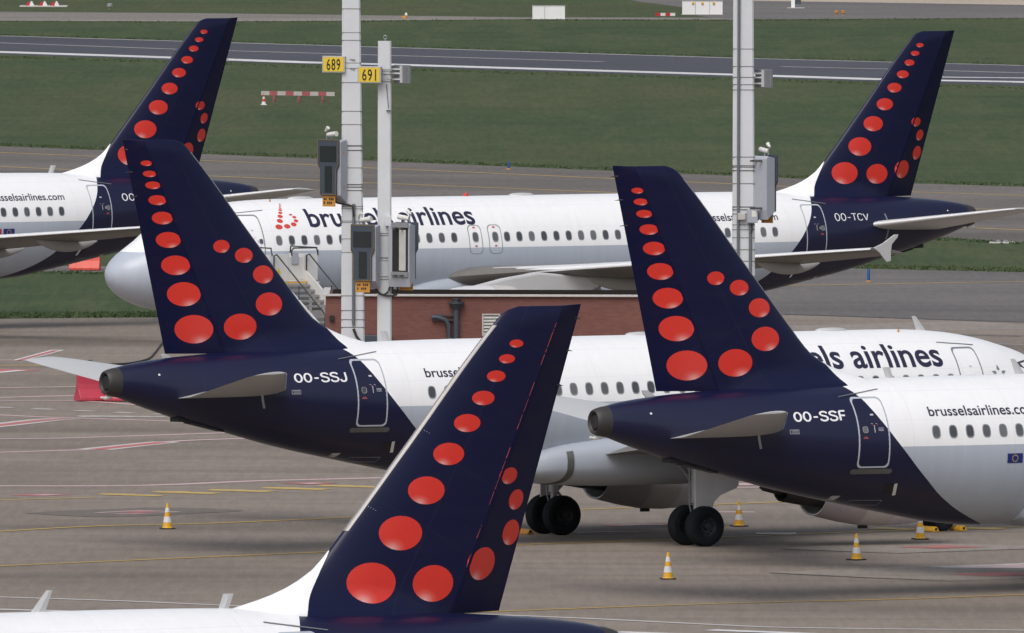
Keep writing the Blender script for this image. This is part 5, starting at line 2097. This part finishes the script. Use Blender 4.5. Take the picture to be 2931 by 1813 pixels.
# ------------------------------------------------------------------ closed-area barrier in the grass
def board(px0, px1, yb):
    a, b = G(px0, yb), G(px1, yb + 3)
    d = (b - a)
    ln = d.length
    root = empty('barrier_board', (a + b) / 2, math.atan2(d.y, d.x))
    tag(root, 'low red and white striped barrier board in the grass', 'barrier')
    n_ = 9
    for i in range(n_):
        mb = MB()
        mb.box((-ln / 2 + ln * (i + .5) / n_, 0, .50), (ln / n_, .05, .24))
        mb.build('stripe_panel', M_FADER if i % 2 else M_FADEW, root)
    for k_ in (-.32, .02, .34):
        mb = MB()
        mb.box((ln * k_, .0, .19), (.06, .06, .38))
        mb.box((ln * k_, 0, .02), (.12, .50, .04))
        mb.box((ln * k_, -.04, .22), (.14, .08, .16))
        mb.build('leg', M_FADER, root)


board(748, 958, 291)
root = empty('small_cone', G(755, 301))
tag(root, 'red and white cone in the grass at the striped barrier', 'cone')
mb = MB()
mb.box((0, 0, .02), (.36, .36, .04))
mb.lathe([(.13, .04), (.105, .20)], 16, 0, (0, 0, 0), 'Z')
mb.build('body', M_CONEW, root)
mb = MB()
mb.lathe([(.107, .20), (.08, .36)], 16, 0, (0, 0, 0), 'Z')
mb.build('red_band', M_BEACON, root)
mb = MB()
mb.lathe([(.06, .48), (.02, .64)], 16, 0, (0, 0, 0), 'Z')
mb.build('red_band', M_BEACON, root)
mb = MB()
mb.lathe([(.08, .36), (.06, .48)], 16, 0, (0, 0, 0), 'Z')
mb.build('white_band', M_CONEW, root)


# ------------------------------------------------------------------ cabinets and fittings far behind the runway
def cabinet(px0, px1, yb, h, parts, label, lamps=()):
    a, b = G(px0, yb), G(px1, yb)
    w = (b - a).length
    root = empty('equipment_cabinet', (a + b) / 2)
    tag(root, label, 'cabinet')
    x = -w / 2
    for f in parts:
        mb = MB()
        mb.box((x + f * w / 2, .5, h / 2 + .03), (f * w - .025, 1.0, h))
        mb.build('compartment', M_BOXW, root, bevel=.01)
        x += f * w
    mb = MB()
    mb.box((0, .5, .015), (w + .1, 1.1, .03))
    mb.box((0, .5, h + .045), (w + .04, 1.04, .03))
    mb.build('frame', M_SIGNF, root)
    for lx in lamps:
        mb = MB()
        mb.lathe([(.10, 0), (.10, -.05), (.06, -.09)], 12, 0, (lx * w - w / 2, -.003, h - .12), 'Y')
        mb.build('lamp', M_CONEY, root, True)
    return root


cabinet(1524, 1617, 56, .95, (.38, .62), 'white box in two halves standing beside the far path')
cabinet(1953, 2068, 43, .98, (.33, .35, .32), 'long white box with three orange lamps beside the far road', (.27, .5, .78))

root = empty('direction_sign', G(2278, 24))
tag(root, 'white and dark sign on a pale slab at the top edge', 'sign')
mb = MB()
mb.box((0, 0, .02), (1.3, 1.6, .04))
mb.build('slab', M_COPING, root)
mb = MB()
mb.box((-.22, 0, .6), (.28, .12, 1.1))
mb.build('post', M_BOXW, root)
mb = MB()
mb.box((.16, 0, .75), (.46, .12, .9))
mb.build('panel', M_PIPE, root)
for x, which in ((2394, 'left'), (2413, 'right')):
    root = empty('runway_guard_light', G(x, 45))
    tag(root, '%s one of two small orange lights side by side on the far road' % which, 'light', 'pair of orange lights on the far road')
    mb = MB()
    mb.lathe([(.10, .0), (.10, .03), (.04, .05), (.04, .14), (.14, .18), (.14, .36), (.05, .40)], 12, 0, (0, 0, 0), 'Z')
    mb.build('lamp', M_ORANGE, root, True, 40)
# marker boards on a pad, top left
root = empty('marker_pad', G(125, 19))
tag(root, 'pale slab with red and white marker boards at the top left', 'marker')
mb = MB()
mb.box((0, 0, .03), (3.6, 3.4, .06))
mb.build('slab', M_COPING, root)
for i, (x, s_) in enumerate(((-1.0, .5), (0.0, .5), (.9, .55))):
    mb = MB()
    mb.prism([(x - .42, .06), (x - .10, .06), (x + .02, .34), (x - .18, .34)], -.3, .3, 'Y')
    mb.build('red_board', M_FLAGRED, root)
    mb = MB()
    mb.prism([(x - .08, .06), (x + .30, .06), (x + .12, .40), (x + .02, .40)], -.3, .3, 'Y')
    mb.build('white_board', M_CONEW, root)
root = empty('marker_board', G(1905, 46))
tag(root, 'small red and white marker boards left of the long white box', 'marker')
for i in range(4):
    mb = MB()
    mb.box((-.55 + .36 * i, 0, .11), (.36, .3, .22))
    mb.build('stripe_panel', M_CONEW if i % 2 else M_FLAGRED, root)
root = empty('path_light', G(1157, 53))
tag(root, 'small orange light with white cap on the far path', 'light')
mb = MB()
mb.lathe([(.22, 0), (.20, .14), (.08, .20)], 12, 0, (0, 0, 0), 'Z')
mb.build('body', M_ORANGE, root, True, 40)
mb = MB()
mb.lathe([(.08, .20), (.11, .25), (.05, .42)], 12, 0, (.14, 0, 0), 'Z')
mb.build('cap', M_CAMW, root, True, 40)
root = empty('field_light', G(314, 28))
tag(root, 'small pale field light in the grass above the far path', 'light')
mb = MB()
mb.lathe([(.04, 0), (.04, .2), (.22, .24), (.20, .42), (.08, .48)], 12, 0, (0, 0, 0), 'Z')
mb.build('lamp', M_WFRAME, root, True, 40)
# slab with two light fittings in the grass, right
root = empty('light_slab', G(2868, 696))
tag(root, 'grey slab with two small domes in the grass at right', 'slab')
mb = MB()
mb.box((0, 0, .025), (1.15, 1.2, .05))
mb.build('slab', M_COPING, root, bevel=.01)
for x in (-.16, .16):
    mb = MB()
    mb.lathe([(.12, .05), (.12, .09), (.06, .14), (.01, .15)], 14, 0, (x, 0, 0), 'Z')
    mb.build('dome', M_STEEL, root, True, 40)
